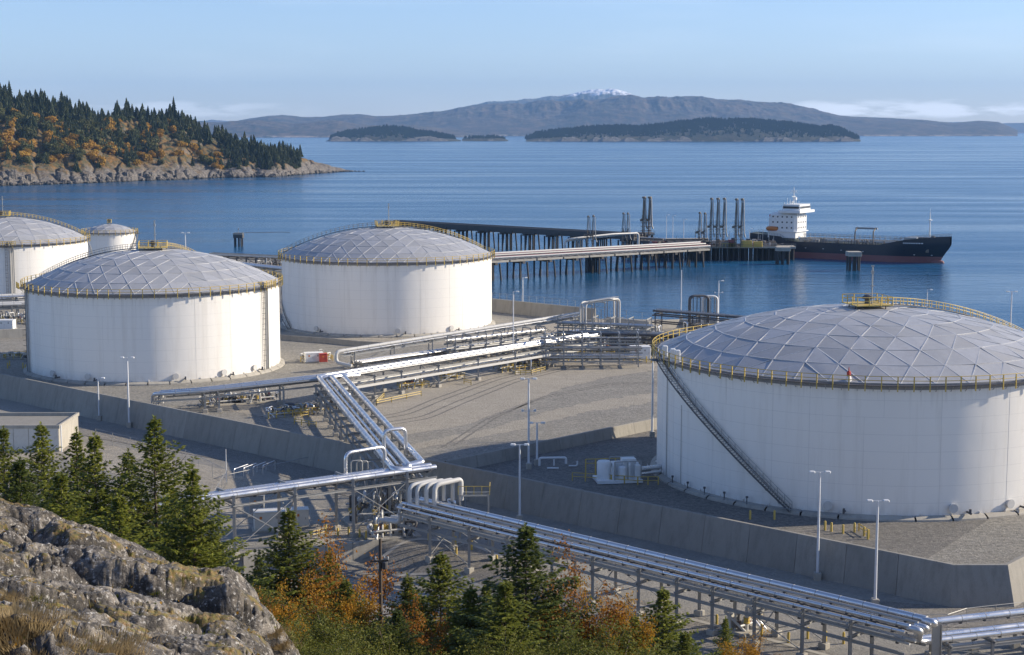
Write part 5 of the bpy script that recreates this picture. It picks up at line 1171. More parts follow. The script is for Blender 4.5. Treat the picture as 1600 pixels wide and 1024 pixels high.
# ------------------------------------------------------------------ jetty
WZ = -6.0
def piles(m, p, n, zt, r=.42, batter=0.0):
    q = p + n * (batter * 6); m.tube([V(q.x, q.y, WZ - 1.5), V(p.x, p.y, zt)], r, 8)
pile_me = {}
def pile(t, p, zt, n=V(0, 0, 0), batter=0.0, r=.42, top_o=None):
    key = (round(zt, 1), round(n.x, 2), round(n.y, 2), batter, r)
    if key not in pile_me: pile_me[key] = MB().tube([V(n.x * batter * 5, n.y * batter * 5, WZ - 1.5), V(0, 0, zt)], r, 8).mesh('pile', M['timber'], 60)
    inst('pile', pile_me[key], t, loc=V(p.x, p.y, 0) - wloc(t))
def trestle(label, pts, zd, width, step, npile,  deckmat, thick=.8, pipes=(), rail=None, name='jetty_trestle', side=0.0):
    pts = [Vector((p.x, p.y, zd)) for p in pts]; t = thing(name, label, 'jetty', V(pts[0].x, pts[0].y, 0)); L = [0]
    for a, b in zip(pts, pts[1:]): L.append(L[-1] + (b - a).length)
    for i, (a, b) in enumerate(zip(pts, pts[1:])):
        L_ = (b - a).length; k = max(1, round(L_ / step)); d = (b - a).normalized(); n = V(d.y, -d.x, 0); rz = math.atan2(n.y, n.x)
        for j in range(k):
            A, B = a.lerp(b, j / k + .002), a.lerp(b, (j + 1) / k - .002)
            MB().beam(A - V(0, 0, thick / 2), B - V(0, 0, thick / 2), width, thick).build('deck_slab', M[deckmat], t)
            c = a.lerp(b, (j + .5) / k); MB().beam(c - n * (width / 2 + .5) - V(0, 0, thick + .5), c + n * (width / 2 + .5) - V(0, 0, thick + .5), 1.3, 1.0).build('pile_cap', M['deckdark'], t)
            for q in range(npile):
                f = (q / (npile - 1) - .5) * width
                for dd in (-1.8, 1.8): pile(t, c + n * f + d * dd, zd - thick - .4, n, (.25 if q == npile - 1 else -.25 if q == 0 else 0) if dd > 0 else 0, r=.38)
        for off, dz, r, mt in pipes: MB().tube([a + n * off + V(0, 0, dz + r), b + n * off + V(0, 0, dz + r)], r, 8).build('pipe', M[mt], t, smooth=60)
        if pipes:
            m = MB()
            for j in range(int(L_ / 4)): c = a.lerp(b, j * 4 / L_); m.beam(c - n * (width * .45) + V(0, 0, .1), c + n * (width * .45) + V(0, 0, .1), .2, .25)
            m.build('pipe_support', M['dsteel'], t, kind='stuff')
        if rail:
            for sg in rail[1]:
                m = MB(); kk = int(L_ / 2.6)
                for j in range(kk + 1): c = a.lerp(b, j / kk) + n * (width / 2 * sg); m.beam(c, c + V(0, 0, 1.2), .09)
                for z in (.6, 1.2): m.tube([a + n * (width / 2 * sg) + V(0, 0, z), b + n * (width / 2 * sg) + V(0, 0, z)], .05, 4)
                m.build('railing', M[rail[0]], t, kind='stuff')
        if side:
            for sg in (-1, 1): MB().beam(a + n * (width / 2 * sg) + V(0, 0, side / 2 - .5), b + n * (width / 2 * sg) + V(0, 0, side / 2 - .5), .5, side).build('side_girder', M['deckdark'], t)
    return t
J0, J1 = V(-75, 592, 0), P(1100, 386, 2.6); J1 = V(J1.x, J1.y, 0)
Jd = (P(770, 404, 2.6), P(1100, 385, 2.6)); dj = (Jd[1] - Jd[0]).normalized(); J0 = Jd[0] - dj * 92
trestle('front jetty trestle carrying red and white pipes out to the loading platform', [J0, J1], 2.1, 9, 14, 3, 'concl', .8, [(4.0, .7, .42, 'pipew'), (2.5, 1.0, .3, 'pipered'), (.9, 1.5, .45, 'steel'), (-.9, 1.8, .3, 'pipered'), (-2.6, 2.0, .45, 'pipew')], ('steel', (1,)))
K0, K1, K2 = V(-62, 640, 0), P(611, 348, 4.8), P(1000, 372, 4.0); K1.z = K2.z = 0
trestle('long dark rear jetty trestle running out from behind the middle tank', [K0, K1, K2], 4.6, 9, 15, 4, 'deckdark', 1.4, [(3.0, .4, .5, 'deckdark'), (1.5, .4, .4, 'rusty'), (0, .4, .4, 'deckdark'), (-2.0, .4, .5, 'dsteel')], ('rusty', (1, -1)), side=2.0)
K3 = P(1040, 376, 3.4); K3.z = 0; Kp = P(1095, 386, 2.8); Kp.z = 0
trestle('short dark jetty link between the rear trestle and the loading platform', [K2, K3, V(92, 752, 0)], 3.2, 12, 12, 4, 'deckdark', 1.2, [(2.0, .4, .4, 'rusty'), (-1.0, .4, .4, 'pipew')], ('rusty', (1,)))
def platform(label, c, wx, wy, zd, rz=0.0, nx=6, ny=4, mat='deckdark', thick=1.0, r=.45, rails=True):
    t = thing('jetty_platform', label, 'jetty platform', V(c.x, c.y, 0), rz)
    MB().cbox((0, 0, zd - thick / 2), (wx, wy, thick), .08).build('deck', M[mat], t, local=True)
    MB().beam(V(-wx / 2, -wy / 2 - .15, zd - .5), V(wx / 2, -wy / 2 - .15, zd - .5), .28, .8).build('edge_beam', M['concl'], t, local=True)
    me = MB().tube([V(0, 0, WZ - 1.5), V(0, 0, zd - thick)], r, 8).mesh('pile', M['timber'], 60)
    for i in range(nx):
        for j in range(ny): inst('pile', me, t, loc=(-wx / 2 + .8 + (wx - 1.6) * i / (nx - 1) + rnd.uniform(-.3, .3), -wy / 2 + .7 + (wy - 1.4) * j / (ny - 1), 0))
    if rails: 
        m = MB(); k = int(wx / 2)
        for i in range(k + 1): m.beam(V(-wx / 2 + wx * i / k, -wy / 2 + .1, zd), V(-wx / 2 + wx * i / k, -wy / 2 + .1, zd + 1.2), .1)
        for z in (.6, 1.2): m.tube([V(-wx / 2, -wy / 2 + .1, zd + z), V(wx / 2, -wy / 2 + .1, zd + z)], .06, 4)
        m.build('railing', M['steel'], t, local=True)
    return t
def wp_(x, y, z=WZ): return P(x, y, z)
L1 = wp_(1150, 408); L1 = V(L1.x - 1, L1.y + 9, 0)
platform('main loading platform with tall arms at the stern of the tanker', L1, 40, 17, .9, .0, 15, 4)
p = wp_(1065, 404); platform('loading platform section left of the main one, thick with piles', V(p.x - 2, p.y + 12, 0), 30, 18, 1.0, .1, 14, 4)
p = wp_(1218, 407); platform('low concrete end of the loading platform reaching towards the tanker hull', V(p.x - 1, p.y + 4, 0), 17, 9, .5, 0, 8, 3, 'concl')
p = wp_(928, 425); platform('square concrete mooring dolphin in front of the front trestle', V(p.x, p.y + 3, 0), 7.0, 6, 3.2, 0, 5, 2, 'concl', 2.2, .38, rails=False)
p = wp_(1335, 424); platform('lone square mooring dolphin in front of the tanker hull', V(p.x, p.y + 2.5, 0), 6.0, 5.6, 2.4, 0, 4, 2, 'concl', 2.0, .36, rails=False)
p = wp_(1224, 414); platform('small mooring dolphin between loading platform and tanker hull', V(p.x, p.y + 2.5, 0), 6.4, 5, 2.0, 0, 3, 3, 'concl', 1.8, rails=False)
p = wp_(372, 386); dl = platform('isolated small dark dolphin standing alone in the bay', V(p.x, p.y + 2, 0), 5.0, 4.6, 1.2, 0, 3, 2, 'deckdark', 2.6, .35, rails=False)
MB().tube([V(0, 0, 1.2), V(0, 0, 4.0)], .1, 6).box((0, 0, 3.2), (.6, .6, .6)).build('beacon', M['steel'], dl, local=True)
p = wp_(1003, 400); platform('narrow dark platform under the tall twin arms behind the front trestle', V(p.x, p.y + 26, 0), 16, 9, 3.6, 0, 6, 3)
def larm(label, x, yt, yb, Y, zb, wide=1.0, g='marine loading arms', kind=0):
    p = PY(x, yb, Y); top = PY(x, yt, Y).z; h = top - zb; t = thing('loading_arm', label, 'loading arm', V(p.x, Y, zb), rnd.uniform(-.1, .1), g)
    w_ = .38 * wide
    m = MB()
    for q_ in ((-.8, -.8), (.8, -.8), (0, .9)): m.tube([V(q_[0] * w_, q_[1] * w_, 0), V(q_[0] * w_, q_[1] * w_, h * .55)], w_ * .34, 6)
    for k in range(int(h * .55 / 1.3)): z = k * 1.3; m.beam(V(-.8 * w_, -.8 * w_, z), V(.8 * w_, -.8 * w_, z + 1.3), .1).beam(V(.8 * w_, -.8 * w_, z), V(-.8 * w_, -.8 * w_, z + 1.3), .1)
    m.build('riser', M['rusty'], t, smooth=60, local=True)
    MB().tube([V(-.2, 0, h * .40), V(.1, 0, h)], w_ * .62, 8, r2=w_ * .5).tube([V(.5, .3, h * .42), V(.4, .1, h * .93)], w_ * .38, 6).lathe([(w_ * 1.5, -.4), (w_ * 1.7, 0), (w_ * 1.4, .5)], 8, c=(.2, 0, h)).build('inner_arm', M['rusty'], t, smooth=60, local=True)
    MB().tube(fillet([V(.9, 0, h - .3), V(1.15, 0, h * .55), V(1.3, 0, h * .3), V(1.9, 0, h * .2)], .6), w_ * .6, 8).build('outer_arm', M['steel'], t, smooth=60, local=True)
    MB().tube([V(.25, 0, h), V(.9, 0, h - .3)], w_ * .7, 6).build('swivel', M['dsteel'], t, local=True)
    MB().cbox((-.9, 0, h * .42), (1.5, .7, 1.1), .1).build('counterweight', M['rusty'], t, local=True)
    m = MB()
    for k in range(5): z = h * (.06 + .1 * k); m.box((0, 0, z), (w_ * 4.2, w_ * 4, .12)).beam(V(-w_ * 2, -w_ * 2, z), V(-w_ * 2, -w_ * 2, z + h * .1), .07).beam(V(w_ * 2, -w_ * 2, z), V(w_ * 2, -w_ * 2, z + h * .1), .07)
    m.build('service_frame', M['rusty'] if kind else M['dsteel'], t, local=True)
    m = MB(); m.beam(V(-.9, 0, h * .45), V(.2, 0, h * .98), .06).beam(V(1.2, .3, h * .5), V(.3, .3, h * .95), .06).build('cable', M['dsteel'], t, local=True)
    return t
LA = [(1110, 311, 384, 745, .9, 1.2, 'first of the three evenly spaced tall loading arms'), (1120, 311, 384, 745, .9, 1.3, 'middle one of the three evenly spaced tall loading arms'), (1130, 311, 384, 745, .9, 1.2, 'third of the three evenly spaced tall loading arms, next to the close pair'),
      (1149, 312, 386, 743, .9, 1.3, 'tall loading arm of the close pair, on the side away from the ship'), (1158, 312, 386, 743, .9, 1.3, 'tall loading arm nearest the tanker stern'),
      (1092, 333, 384, 747, .9, .9, 'shorter loading arm farthest from the ship on the main platform'), (1100, 334, 384, 746, .9, .9, 'shorter loading arm just before the three tall ones'),
      (1005, 309, 374, 775, 3.6, 1.6, 'tall thick loading tower of the rear twin pair, farther from the ship'), (1014, 309, 374, 775, 3.6, 1.6, 'tall thick loading tower of the rear twin pair, nearer the ship'),
      (973, 334, 380, 745, .9, .8, 'thin loading post of the pair beside the white pipe bend, farther from the ship'), (980, 334, 380, 745, .9, .8, 'thin loading post of the pair beside the white pipe bend, nearer the ship'),
      (918, 339, 396, 702, 3.2, .75, 'thin post of the pair on the square dolphin, farther from the ship'), (926, 338, 396, 702, 3.2, .75, 'thin post of the pair on the square dolphin, nearer the ship')]
for x, yt, yb, Y, zb, wd, lab in LA: larm(lab, x, yt, yb, Y, zb, wd, kind=x % 2)
for x, yt, yb, lab in ((1041, 336, 378, 'bent lamp mast on the jetty link, farther from the arms'), (1051, 337, 378, 'middle bent mast with pale box on the jetty link'), (1068, 343, 380, 'slim lamp mast on the jetty link nearest the tall arms'), (1171, 358, 386, 'short lamp mast beside the tanker stern')):
    p = PY(x, yb, 755); pole(lab, V(p.x, 755, 3.0), PY(x, yt, 755).z, r=.16, kind=1, base=False, g='masts on the jetty')
# white pipe bend and houses on the jetty
q = PY(883, 388, 700); t = thing('pipe_bend', 'white pipe loop rising over the trestle beside the thin posts', 'pipe loop', V(q.x, 700, 2.6))
for k, dy in enumerate((0, 1.4, 2.6)): MB().tube(fillet([V(0, dy, 0), V(0, dy, 4.6 - k * .4), V(7, dy + 3, 5.4 - k * .4), V(22, dy + 14, 6.2 - k * .4), V(34, dy + 24, 6.0), V(34, dy + 24, 0)], 1.6), .42, 10).build('pipe', M['pipew'], t, smooth=60, local=True)
for x, y, w_, h_, mt, lab in ((1137, 378, 6, 2.2, 'rusty', 'rust-brown machinery house among the tall loading arms'), (1165, 381, 5, 3.0, 'yellow', 'bright yellow gangway machinery on the loading platform'), (1183, 384, 4, 2.6, 'yellow', 'small yellow-railed cabin at the platform end'), (1085, 380, 5, 1.8, 'red', 'low red equipment box on the loading platform'), (1142, 376, 3, 3.4, 'pipered', 'orange-red valve house behind the tall loading arms')):
    p = PY(x, y, 746); t = thing('machinery_house', lab, 'machinery', V(p.x, 744, .9))
    MB().cbox((0, 0, h_ / 2), (w_, 3, h_), .15).build('housing', M[mt], t, local=True); MB().cbox((w_ * .2, 0, h_ + .4), (w_ * .4, 2, .8), .1).build('upper_box', M['dsteel'], t, local=True)
    m = MB()
    for k in range(5): m.beam(V(-w_ / 2 + w_ * k / 4, -1.9, 0), V(-w_ / 2 + w_ * k / 4, -1.9, 1.6), .14)
    m.tube([V(-w_ / 2, -1.9, 1.6), V(w_ / 2, -1.9, 1.6)], .1, 5); m.build('railing', M['yellow'], t, local=True)
for nm_, cc, n_ in (('main', L1, 80), ('side', V(80, 750, 0), 44)):
    m = MB(); m2 = MB(); rq = random.Random(n_)
    for k in range(n_):
        x = cc.x + rq.uniform(-19, 20 if nm_ == 'main' else 10); y = cc.y + rq.uniform(-7, 6); h_ = rq.uniform(.5, 2.6); (m if k % 3 else m2).cbox((x, y, .95 + h_ / 2), (rq.uniform(.4, 2.2), rq.uniform(.4, 1.5), h_), .06)
        if k % 2: m.tube([V(x, y, 1.1), V(x + rq.uniform(-4, 4), y + 1, 1.5 + rq.uniform(0, 1.5))], .16, 6)
        if k % 4 == 0: m2.beam(V(x, y, .9), V(x, y, .9 + rq.uniform(2, 8)), .16)
    pl_ = [o for o in COL.objects if o.name.startswith('jetty_platform')][0 if nm_ == 'main' else 1]
    m.build('deck_equipment', M['rusty'] if nm_ == 'main' else M['pipered'], pl_, kind='stuff'); m2.build('deck_equipment', M['pipew'] if nm_ == 'main' else M['steel'], pl_, kind='stuff')
# floating boom
b0, b1 = wp_(385, 364), wp_(452, 363); t = thing('floating_boom', 'thin dark floating boom stretched from the lone dolphin towards the jetty', 'boom', V(b0.x, b0.y, WZ))
me = MB().lathe([(.05, -.9), (.22, -.7), (.22, .7), (.05, .9)], 6).mesh('float', M['deckdark']); 
for k in range(44): p = b0.lerp(b1, k / 43) + V(0, math.sin(k * .25) * 1.5, -.05); inst('float', me, t, M=Matrix.Translation(p - wloc(t)) @ Matrix.Rotation(math.pi / 2, 4, 'Y'))
# ------------------------------------------------------------------ tanker
S0, S1 = wp_(1188, 398.5), wp_(1474, 411.5); sl_ = (S1 - S0).length - 2; sa = math.atan2(S1.y - S0.y, S1.x - S0.x)
ship = thing('tanker_ship', 'small tanker with navy hull, faded red boot and white bridge moored at the jetty', 'ship', V(S0.x, S0.y, WZ), sa); bw = 15.5; S_ = sl_ / 93
def hb(s):  # half breadth at deck, s 0..1
    return bw / 2 * min(1, (.62 + s * 3.2)) * (1 if s < .80 else max(.015, 1 - ((s - .80) / .215) ** 2.1))
def hbw(s):
    return bw / 2 * min(1, .25 + s * 6) * (1 if s < .72 else max(.01, 1 - ((s - .72) / .262) ** 1.7))
def zdeck(s):  # deck edge height
    return float(np.interp(s, [0, .06, .155, .185, .25, .70, .80, .84, 1.0], [11.0, 10.5, 10.0, 8.1, 7.8, 7.8, 9.8, 10.6, 12.4]))
ZB_ = 2.9
def hull_ring(s, z, lvl):
    x0 = np.interp(lvl, [0, 1], [0, -3.6]) if s == 0 else 0
    a, b = hbw(s), hb(s); f = min(1, max(0, (z + 1) / 9)) ** 1.4; y = a + (b - a) * f
    x = s * sl_ + (f * 5.2 * max(0, (s - .86) / .14) ** 1.5) - (max(0, (.05 - s) / .05) * f * 3.6)
    return x, y
SS = [0, .02, .05, .1, .155, .185, .25, .35, .5, .62, .70, .75, .80, .84, .88, .92, .95, .975, .99, 1.0]
def hull_part(zlo, zhi, n=5):
    m = MB(); rows = []
    for s in SS:
        a, b = (zlo(s), zhi(s)); row = []
        for k in range(n + 1): z = a + (b - a) * k / n; x, y = hull_ring(s, z, k / n); row.append((x, y, z))
        rows.append(row)
    for sg in (-1, 1):
        vs = [(x, y * sg, z) for r in rows for x, y, z in r]; fs = []
        for i in range(len(rows) - 1):
            for k in range(n):
                q = (i * (n + 1) + k, (i + 1) * (n + 1) + k, (i + 1) * (n + 1) + k + 1, i * (n + 1) + k + 1); fs.append(q if sg < 0 else q[::-1])
        m.add(vs, fs)
    # transom
    r = rows[0]; m.add([(x, -y, z) for x, y, z in r] + [(x, y, z) for x, y, z in r], [(k, k + 1, n + 1 + k + 1, n + 1 + k) for k in range(n)]); return m
hull_part(lambda s: -3.0, lambda s: ZB_, 4).build('boot_topping', M['boot'], ship, smooth=50, local=True)
hull_part(lambda s: ZB_, lambda s: zdeck(s), 5).build('hull', M['navy'], ship, smooth=50, local=True)
m = MB(); vs = []; 
for s in SS: x, y = hull_ring(s, zdeck(s), 1); vs += [(x, -y + .1, zdeck(s) - .35), (x, y - .1, zdeck(s) - .35)]
m.add(vs, [(2 * i, 2 * i + 2, 2 * i + 3, 2 * i + 1) for i in range(len(SS) - 1)]); m.build('deck', M['deckgreen'], ship, local=True)
MB().lathe([(.05, -4), (1.0, -3.3), (1.5, -1), (1.5, 2)], 12).build('bulb', M['boot'], ship, smooth=60, M=Matrix.Translation((sl_ - 1.5, 0, .1)) @ Matrix.Rotation(-math.pi / 2, 4, 'Y'), local=True)
X_ = lambda f: f * sl_
def blk(nm, mt, x0, x1, wy, z0, z1, b=.15, rounded=False):
    return MB().cbox(((X_(x0) + X_(x1)) / 2, 0, (z0 + z1) / 2), (X_(x1) - X_(x0), wy, z1 - z0), b).build(nm, M[mt], ship, local=True)
blk('accommodation', 'white', .075, .235, 13.6, 9.3, 12.4); ac = blk('accommodation', 'white', .082, .24, 13.8, 12.4, 21.4, 1.2)
blk('boat_deck', 'white', .06, .245, 15.0, 12.2, 12.5); 
bd = blk('bridge_deck', 'white', .145, .27, 18.6, 21.4, 22.6, .2); br_ = blk('wheelhouse', 'white', .155, .258, 13.6, 22.6, 25.0, .5); blk('monkey_island', 'white', .16, .255, 13.2, 25.0, 25.4, .1)
blk('funnel', 'white', .055, .09, 4.4, 12.5, 19.2, .5); MB().cbox((X_(.072), 0, 19.7), (X_(.03), 4.0, 1.0), .3).build('funnel_top', M['red'], ship, local=True)
wm_ = MB().box((0, 0, 0), (1.15, .1, 1.05)).mesh('window', M['glass'])
for k in range(8): inst('window', wm_, br_, loc=(X_(.168) + k * X_(.0112), -6.82, 24.0))
wm2 = MB().box((0, 0, 0), (.1, 1.15, 1.05)).mesh('window', M['glass'])
for k in range(8): inst('window', wm2, br_, loc=(X_(.258) + .02, -5.5 + k * 1.56, 24.0))
pm2 = MB().box((0, 0, 0), (.7, .1, .7)).mesh('porthole', M['glass']); pm3 = MB().box((0, 0, 0), (.1, .7, .7)).mesh('porthole', M['glass'])
for z in (14.2, 16.8, 19.4):
    for k in range(5): inst('porthole', pm2, ac, loc=(X_(.105) + k * 2.4, -6.92, z))
    for k in range(5): inst('porthole', pm3, ac, loc=(X_(.24) + .02, -4.6 + k * 2.2, z))
MB().tube([V(X_(.19), 0, 25.3), V(X_(.19), 0, 33.5)], .35, 8, r2=.15).beam(V(X_(.19), -2.4, 29), V(X_(.19), 2.4, 29), .2).beam(V(X_(.17), 0, 30.8), V(X_(.21), 0, 30.8), .18).box((X_(.19), 0, 31.6), (2.4, .4, .4)).box((X_(.19) + .8, 0, 28), (1.2, 1.2, 1.2)).lathe([(.1, 0), (.6, .3), (.6, .9), (.1, 1.2)], 8, c=(X_(.175), 1.5, 25.6)).build('radar_mast', M['white'], ship, local=True)
m = MB()
for k in range(8): m.tube([V(X_(.165) + k * 1.0, -6 + (k % 3), 25.3), V(X_(.165) + k * 1.0, -6 + (k % 3), 26.4 + (k * 7 % 4) * .7)], .08, 5)
m.build('antenna', M['white'], ship, kind='stuff', local=True)
for s in (-1, 1): MB().lathe([(.2, -3.2), (1.0, -2.4), (1.15, 0), (1.0, 2.4), (.2, 3.2)], 8).build('lifeboat', M['orange'], ship, smooth=50, local=True, M=Matrix.Translation((X_(.10), 6.9 * s, 13.6)) @ Matrix.Rotation(math.pi / 2, 4, 'Y'))
fm = MB().tube([V(X_(.945), 0, 11.3), V(X_(.945), 0, 23.0)], .42, 8, r2=.2).beam(V(X_(.945), -1.1, 19.8), V(X_(.945), 1.1, 19.8), .3).box((X_(.945), 0, 19.6), (1.8, 1.4, .3)).tube([V(X_(.945), 0, 23), V(X_(.945), 0, 24.8)], .06, 5); fm.build('foremast', M['white'], ship, local=True)
MB().cbox((X_(.93), 0, 11.0), (7, 4.0, 1.2), .2).cbox((X_(.965), 0, 11.8), (1.6, 1.6, 1.2), .2).build('windlass', M['dsteel'], ship, local=True)
MB().cbox((X_(.86), 0, 10.6), (6, 9, 1.8), .2).build('forecastle_house', M['steel'], ship, local=True)
# deck piping, manifold and crane arch
for y_, r_, z_ in ((-2.6, .3, 8.4), (-1.6, .35, 8.7), (-.6, .3, 8.4), (.6, .4, 9.0), (1.6, .3, 8.4), (2.8, .25, 9.3)): MB().tube([V(X_(.26), y_, z_), V(X_(.80), y_, z_)], r_, 8).build('deck_pipe', M['steel'] if r_ < .35 else M['pipew'], ship, smooth=60, local=True)
MB().beam(V(X_(.25), 0, 10.6), V(X_(.82), 0, 10.6), 1.6, .15).build('catwalk', M['dsteel'], ship, local=True)
m = MB()
for k in range(20): x = X_(.26 + .028 * k); m.beam(V(x, -.7, 7), V(x, -.7, 11.6), .12).beam(V(x, .7, 7), V(x, .7, 11.6), .12)
for z in (11.1, 11.6): m.tube([V(X_(.25), -.7, z), V(X_(.82), -.7, z)], .06, 4)
m.build('catwalk_railing', M['steel'], ship, kind='stuff', local=True)
for x in (.565, .665):
    MB().tube(fillet([V(X_(x), -5.5, 7), V(X_(x), -5.5, 13.6), V(X_(x), -2.5, 15.2)], .8), .32, 8).build('crane_post', M['rusty'], ship, local=True)
MB().tube([V(X_(.555), -2.5, 15.0), V(X_(.675), -2.5, 15.0)], .45, 8).build('crane_boom', M['steel'], ship, smooth=60, local=True)
m = MB(); rr = random.Random(5)
for k in range(130): x = X_(rr.uniform(.27, .82)); y = rr.uniform(-6.6, 6.6); h_ = rr.uniform(.5, 2.2); m.tube([V(x, y, 7.2), V(x, y, 7.2 + h_)], rr.choice((.14, .22, .35)), 6).box((x, y, 7.3 + h_), (.6, .5, .35))
m.build('deck_fittings', M['rusty'], ship, kind='stuff', local=True)
m = MB()
for k in range(40): x = X_(rr.uniform(.25, .50)); y = rr.uniform(-6.9, -3); h_ = rr.uniform(1.0, 4.2); m.beam(V(x, y, 6.8), V(x, y, 6.8 + h_), .14)
for k in range(9): x = X_(rr.uniform(.25, .48)); m.cbox((x, rr.uniform(-5, 2), 8.2), (rr.uniform(1, 3), 1.6, rr.uniform(1.4, 3)), .1)
m.build('midship_gear', M['steel'], ship, kind='stuff', local=True)
m = MB(); pts = [Vector((*hull_ring(s, zdeck(s), 1), zdeck(s))) for s in np.linspace(0, 1, 60)]
for sg in (-1, 1):
    L = [V(p.x, p.y * sg * .985, p.z) for p in pts]
    for p in L: m.beam(p, p + V(0, 0, 1.15), .08)
    for z in (.6, 1.15): m.tube([p + V(0, 0, z) for p in L], .05, 4)
m.build('deck_railing', M['steel'], ship, kind='stuff', local=True)
# illegible pale name bar, draught marks and anchor on the bow
def on_hull(s, z, out=.06):
    x, y = hull_ring(s, z, 1); return V(x, -y - out, z)
for k in range(9): a, b = on_hull(.835 + k * .0095, 9.1 - 0.0), on_hull(.8415 + k * .0095, 9.1); MB().beam(a, b, .05, .42).build('name_letter', M['white'], ship, local=True)
MB().cbox(on_hull(.935, 5.6, .1), (1.4, .35, 1.6), .1).build('anchor', M['rusty'], ship, local=True)
for s, z in ((.885, 3.7), (.955, 3.6), (.50, 4.6), (.40, 4.9), (.62, 4.4), (.30, 5.0)): MB().box(on_hull(s, z), (.7, .14, .25)).build('hull_mark', M['white'], ship, local=True)
# ------------------------------------------------------------------ vegetation
def tri_soup(name, P0, A, B, mat, parent=None, link=True):
    """leaf shaped pieces: for each base point P0, tip direction A and side vector B (rhombus of two triangles)"""
    P0, A, B = map(lambda q: np.asarray(q, np.float32), (P0, A, B)); n = len(P0)
    co = np.stack([P0, P0 + A * .45 + B, P0 + A, P0 + A * .45 - B], 1).reshape(-1, 3); i = np.arange(n)[:, None] * 4
    tr = np.concatenate([i + [0, 1, 2], i + [0, 2, 3]], 0); return soup(name, co, tr, mat, parent, False, link)
def spruce_mesh(seed, H, rad, dens=1.0, mat='needle', gap=.0, lean=0.0):
    r = np.random.RandomState(seed); P0 = []; A = []; B = []; tw = MB()
    z = H * (.04 + gap); 
    while z < H * .985:
        f = z / H; L0 = rad * 1.5 * (1 - f) ** 1.02 * (1.0 - .35 * math.exp(-f * 9)) + .10
        nb = r.randint(4, 7); a0 = r.rand() * 6.28
        for k in range(nb):
            a = a0 + k * 6.283 / nb + r.uniform(-.35, .35); L = L0 * r.uniform(.5, 1.22)
            if r.rand() < .08: L *= .4
            d = np.array([math.cos(a), math.sin(a), 0.]); droop = -.28 + .75 * f + r.uniform(-.1, .12)
            nseg = max(3, int(L / .16)); s = np.linspace(.12, 1, nseg)
            bx = d[None, :] * (s * L)[:, None]; bz = z + L * (droop * s + .30 * s ** 2.2)
            pts = bx; pts[:, 2] = bz
            if L > .8 and r.rand() < .5: tw.tube([tuple(pts[0] * [0, 0, 1]), tuple(pts[nseg // 2]), tuple(pts[-1])], .018, 3, cap=False)
            side = np.array([-d[1], d[0], 0.])
            m_ = max(3, int(nseg * 15 * dens)); t = r.rand(m_) ** .8; idx = np.clip((t * (nseg - 1)).astype(int), 0, nseg - 1); base = pts[idx]
            wd = .42 * L * (1 - t * .75) * (.25 + t) * r.uniform(.3, 1, m_) + .05; sg = r.choice([-1, 1], m_)
            off = side[None, :] * (sg * wd * r.rand(m_) * .75)[:, None]; base = base + off + np.stack([0 * t, 0 * t, r.uniform(-.07, .04, m_)], 1)
            ln = r.uniform(.13, .27, m_) * (1.15 - .3 * f)
            dirn = d[None, :] * r.uniform(.25, .9, m_)[:, None] + side[None, :] * (sg * r.uniform(.3, 1.0, m_))[:, None] + np.stack([0 * t, 0 * t, r.uniform(-.42, .22, m_)], 1)
            dirn /= np.linalg.norm(dirn, axis=1, keepdims=True); up = np.array([0, 0, 1.]) + r.normal(0, .45, (m_, 3)); bs = np.cross(dirn, up); bs /= np.linalg.norm(bs, axis=1, keepdims=True)
            P0.append(base); A.append(dirn * ln[:, None]); B.append(bs * (ln * r.uniform(.14, .26, m_))[:, None])
        z += r.uniform(.20, .36) * (1.05 - .25 * f) * (H / 12) ** .5
    m_ = 60; zt = H * r.uniform(.93, 1.0, m_); a = r.rand(m_) * 6.28
    P0.append(np.stack([0 * a, 0 * a, zt], 1)); dr = np.stack([np.cos(a) * .6, np.sin(a) * .6, .9 + 0 * a], 1); A.append(dr * .2); B.append(np.cross(dr, [0, 0, 1.]) * .035)
    cr = tri_soup('crown', np.concatenate(P0), np.concatenate(A), np.concatenate(B), M[mat], link=False)
    tr = MB().tube([V(0, 0, -1.5), V(0, 0, H * .3), V(lean, 0, H * .65), V(0, 0, H)], H * .0125 + .02, 8, r2=.012); tr.v += tw.v; nv = len(tr.v) - len(tw.v); tr.f += [tuple(i + nv for i in f) for f in tw.f]
    return cr, tr.mesh('trunk', M['bark'], 60)
def bush_mesh(seed, H, W, mat, n=5200, leaf=.11, stems=8, top=.5):
    r = np.random.RandomState(seed); st = MB(); tips = []
    for k in range(stems):
        a = r.rand() * 6.28; q = r.rand() ** .5 * W * .42; hh = H * r.uniform(.55, 1.0) * (1 - .35 * q / W); p = [V(0, 0, -.6), V(math.cos(a) * q * .35, math.sin(a) * q * .35, hh * .4), V(math.cos(a) * q, math.sin(a) * q, hh)]
        st.tube(p, .022 + H * .003, 5, r2=.008); 
        for j in range(9):
            f = r.uniform(.25, 1); b = p[1].lerp(p[2], f) if f > .4 else p[0].lerp(p[1], f / .4); e = b + V(*(r.normal(0, 1, 3) * W * .17)) + V(0, 0, .25); st.tube([b, e], .014, 3, cap=False); tips.append((np.array(b), np.array(e)))
    i = r.randint(0, len(tips), n); t = r.rand(n)[:, None] ** .6; b = np.array([x[0] for x in tips])[i]; e = np.array([x[1] for x in tips])[i]
    P0 = b + (e - b) * t * 1.15 + r.normal(0, W * .045, (n, 3)); d = r.normal(0, 1, (n, 3)); d[:, 2] -= .3; d /= np.linalg.norm(d, axis=1, keepdims=True); s = np.cross(d, r.normal(0, 1, (n, 3))); s /= np.linalg.norm(s, axis=1, keepdims=True); ln = leaf * r.uniform(.6, 1.4, n)[:, None]
    return tri_soup('foliage', P0, d * ln, s * ln * .38, M[mat], link=False), st.mesh('stem', M['bark'])
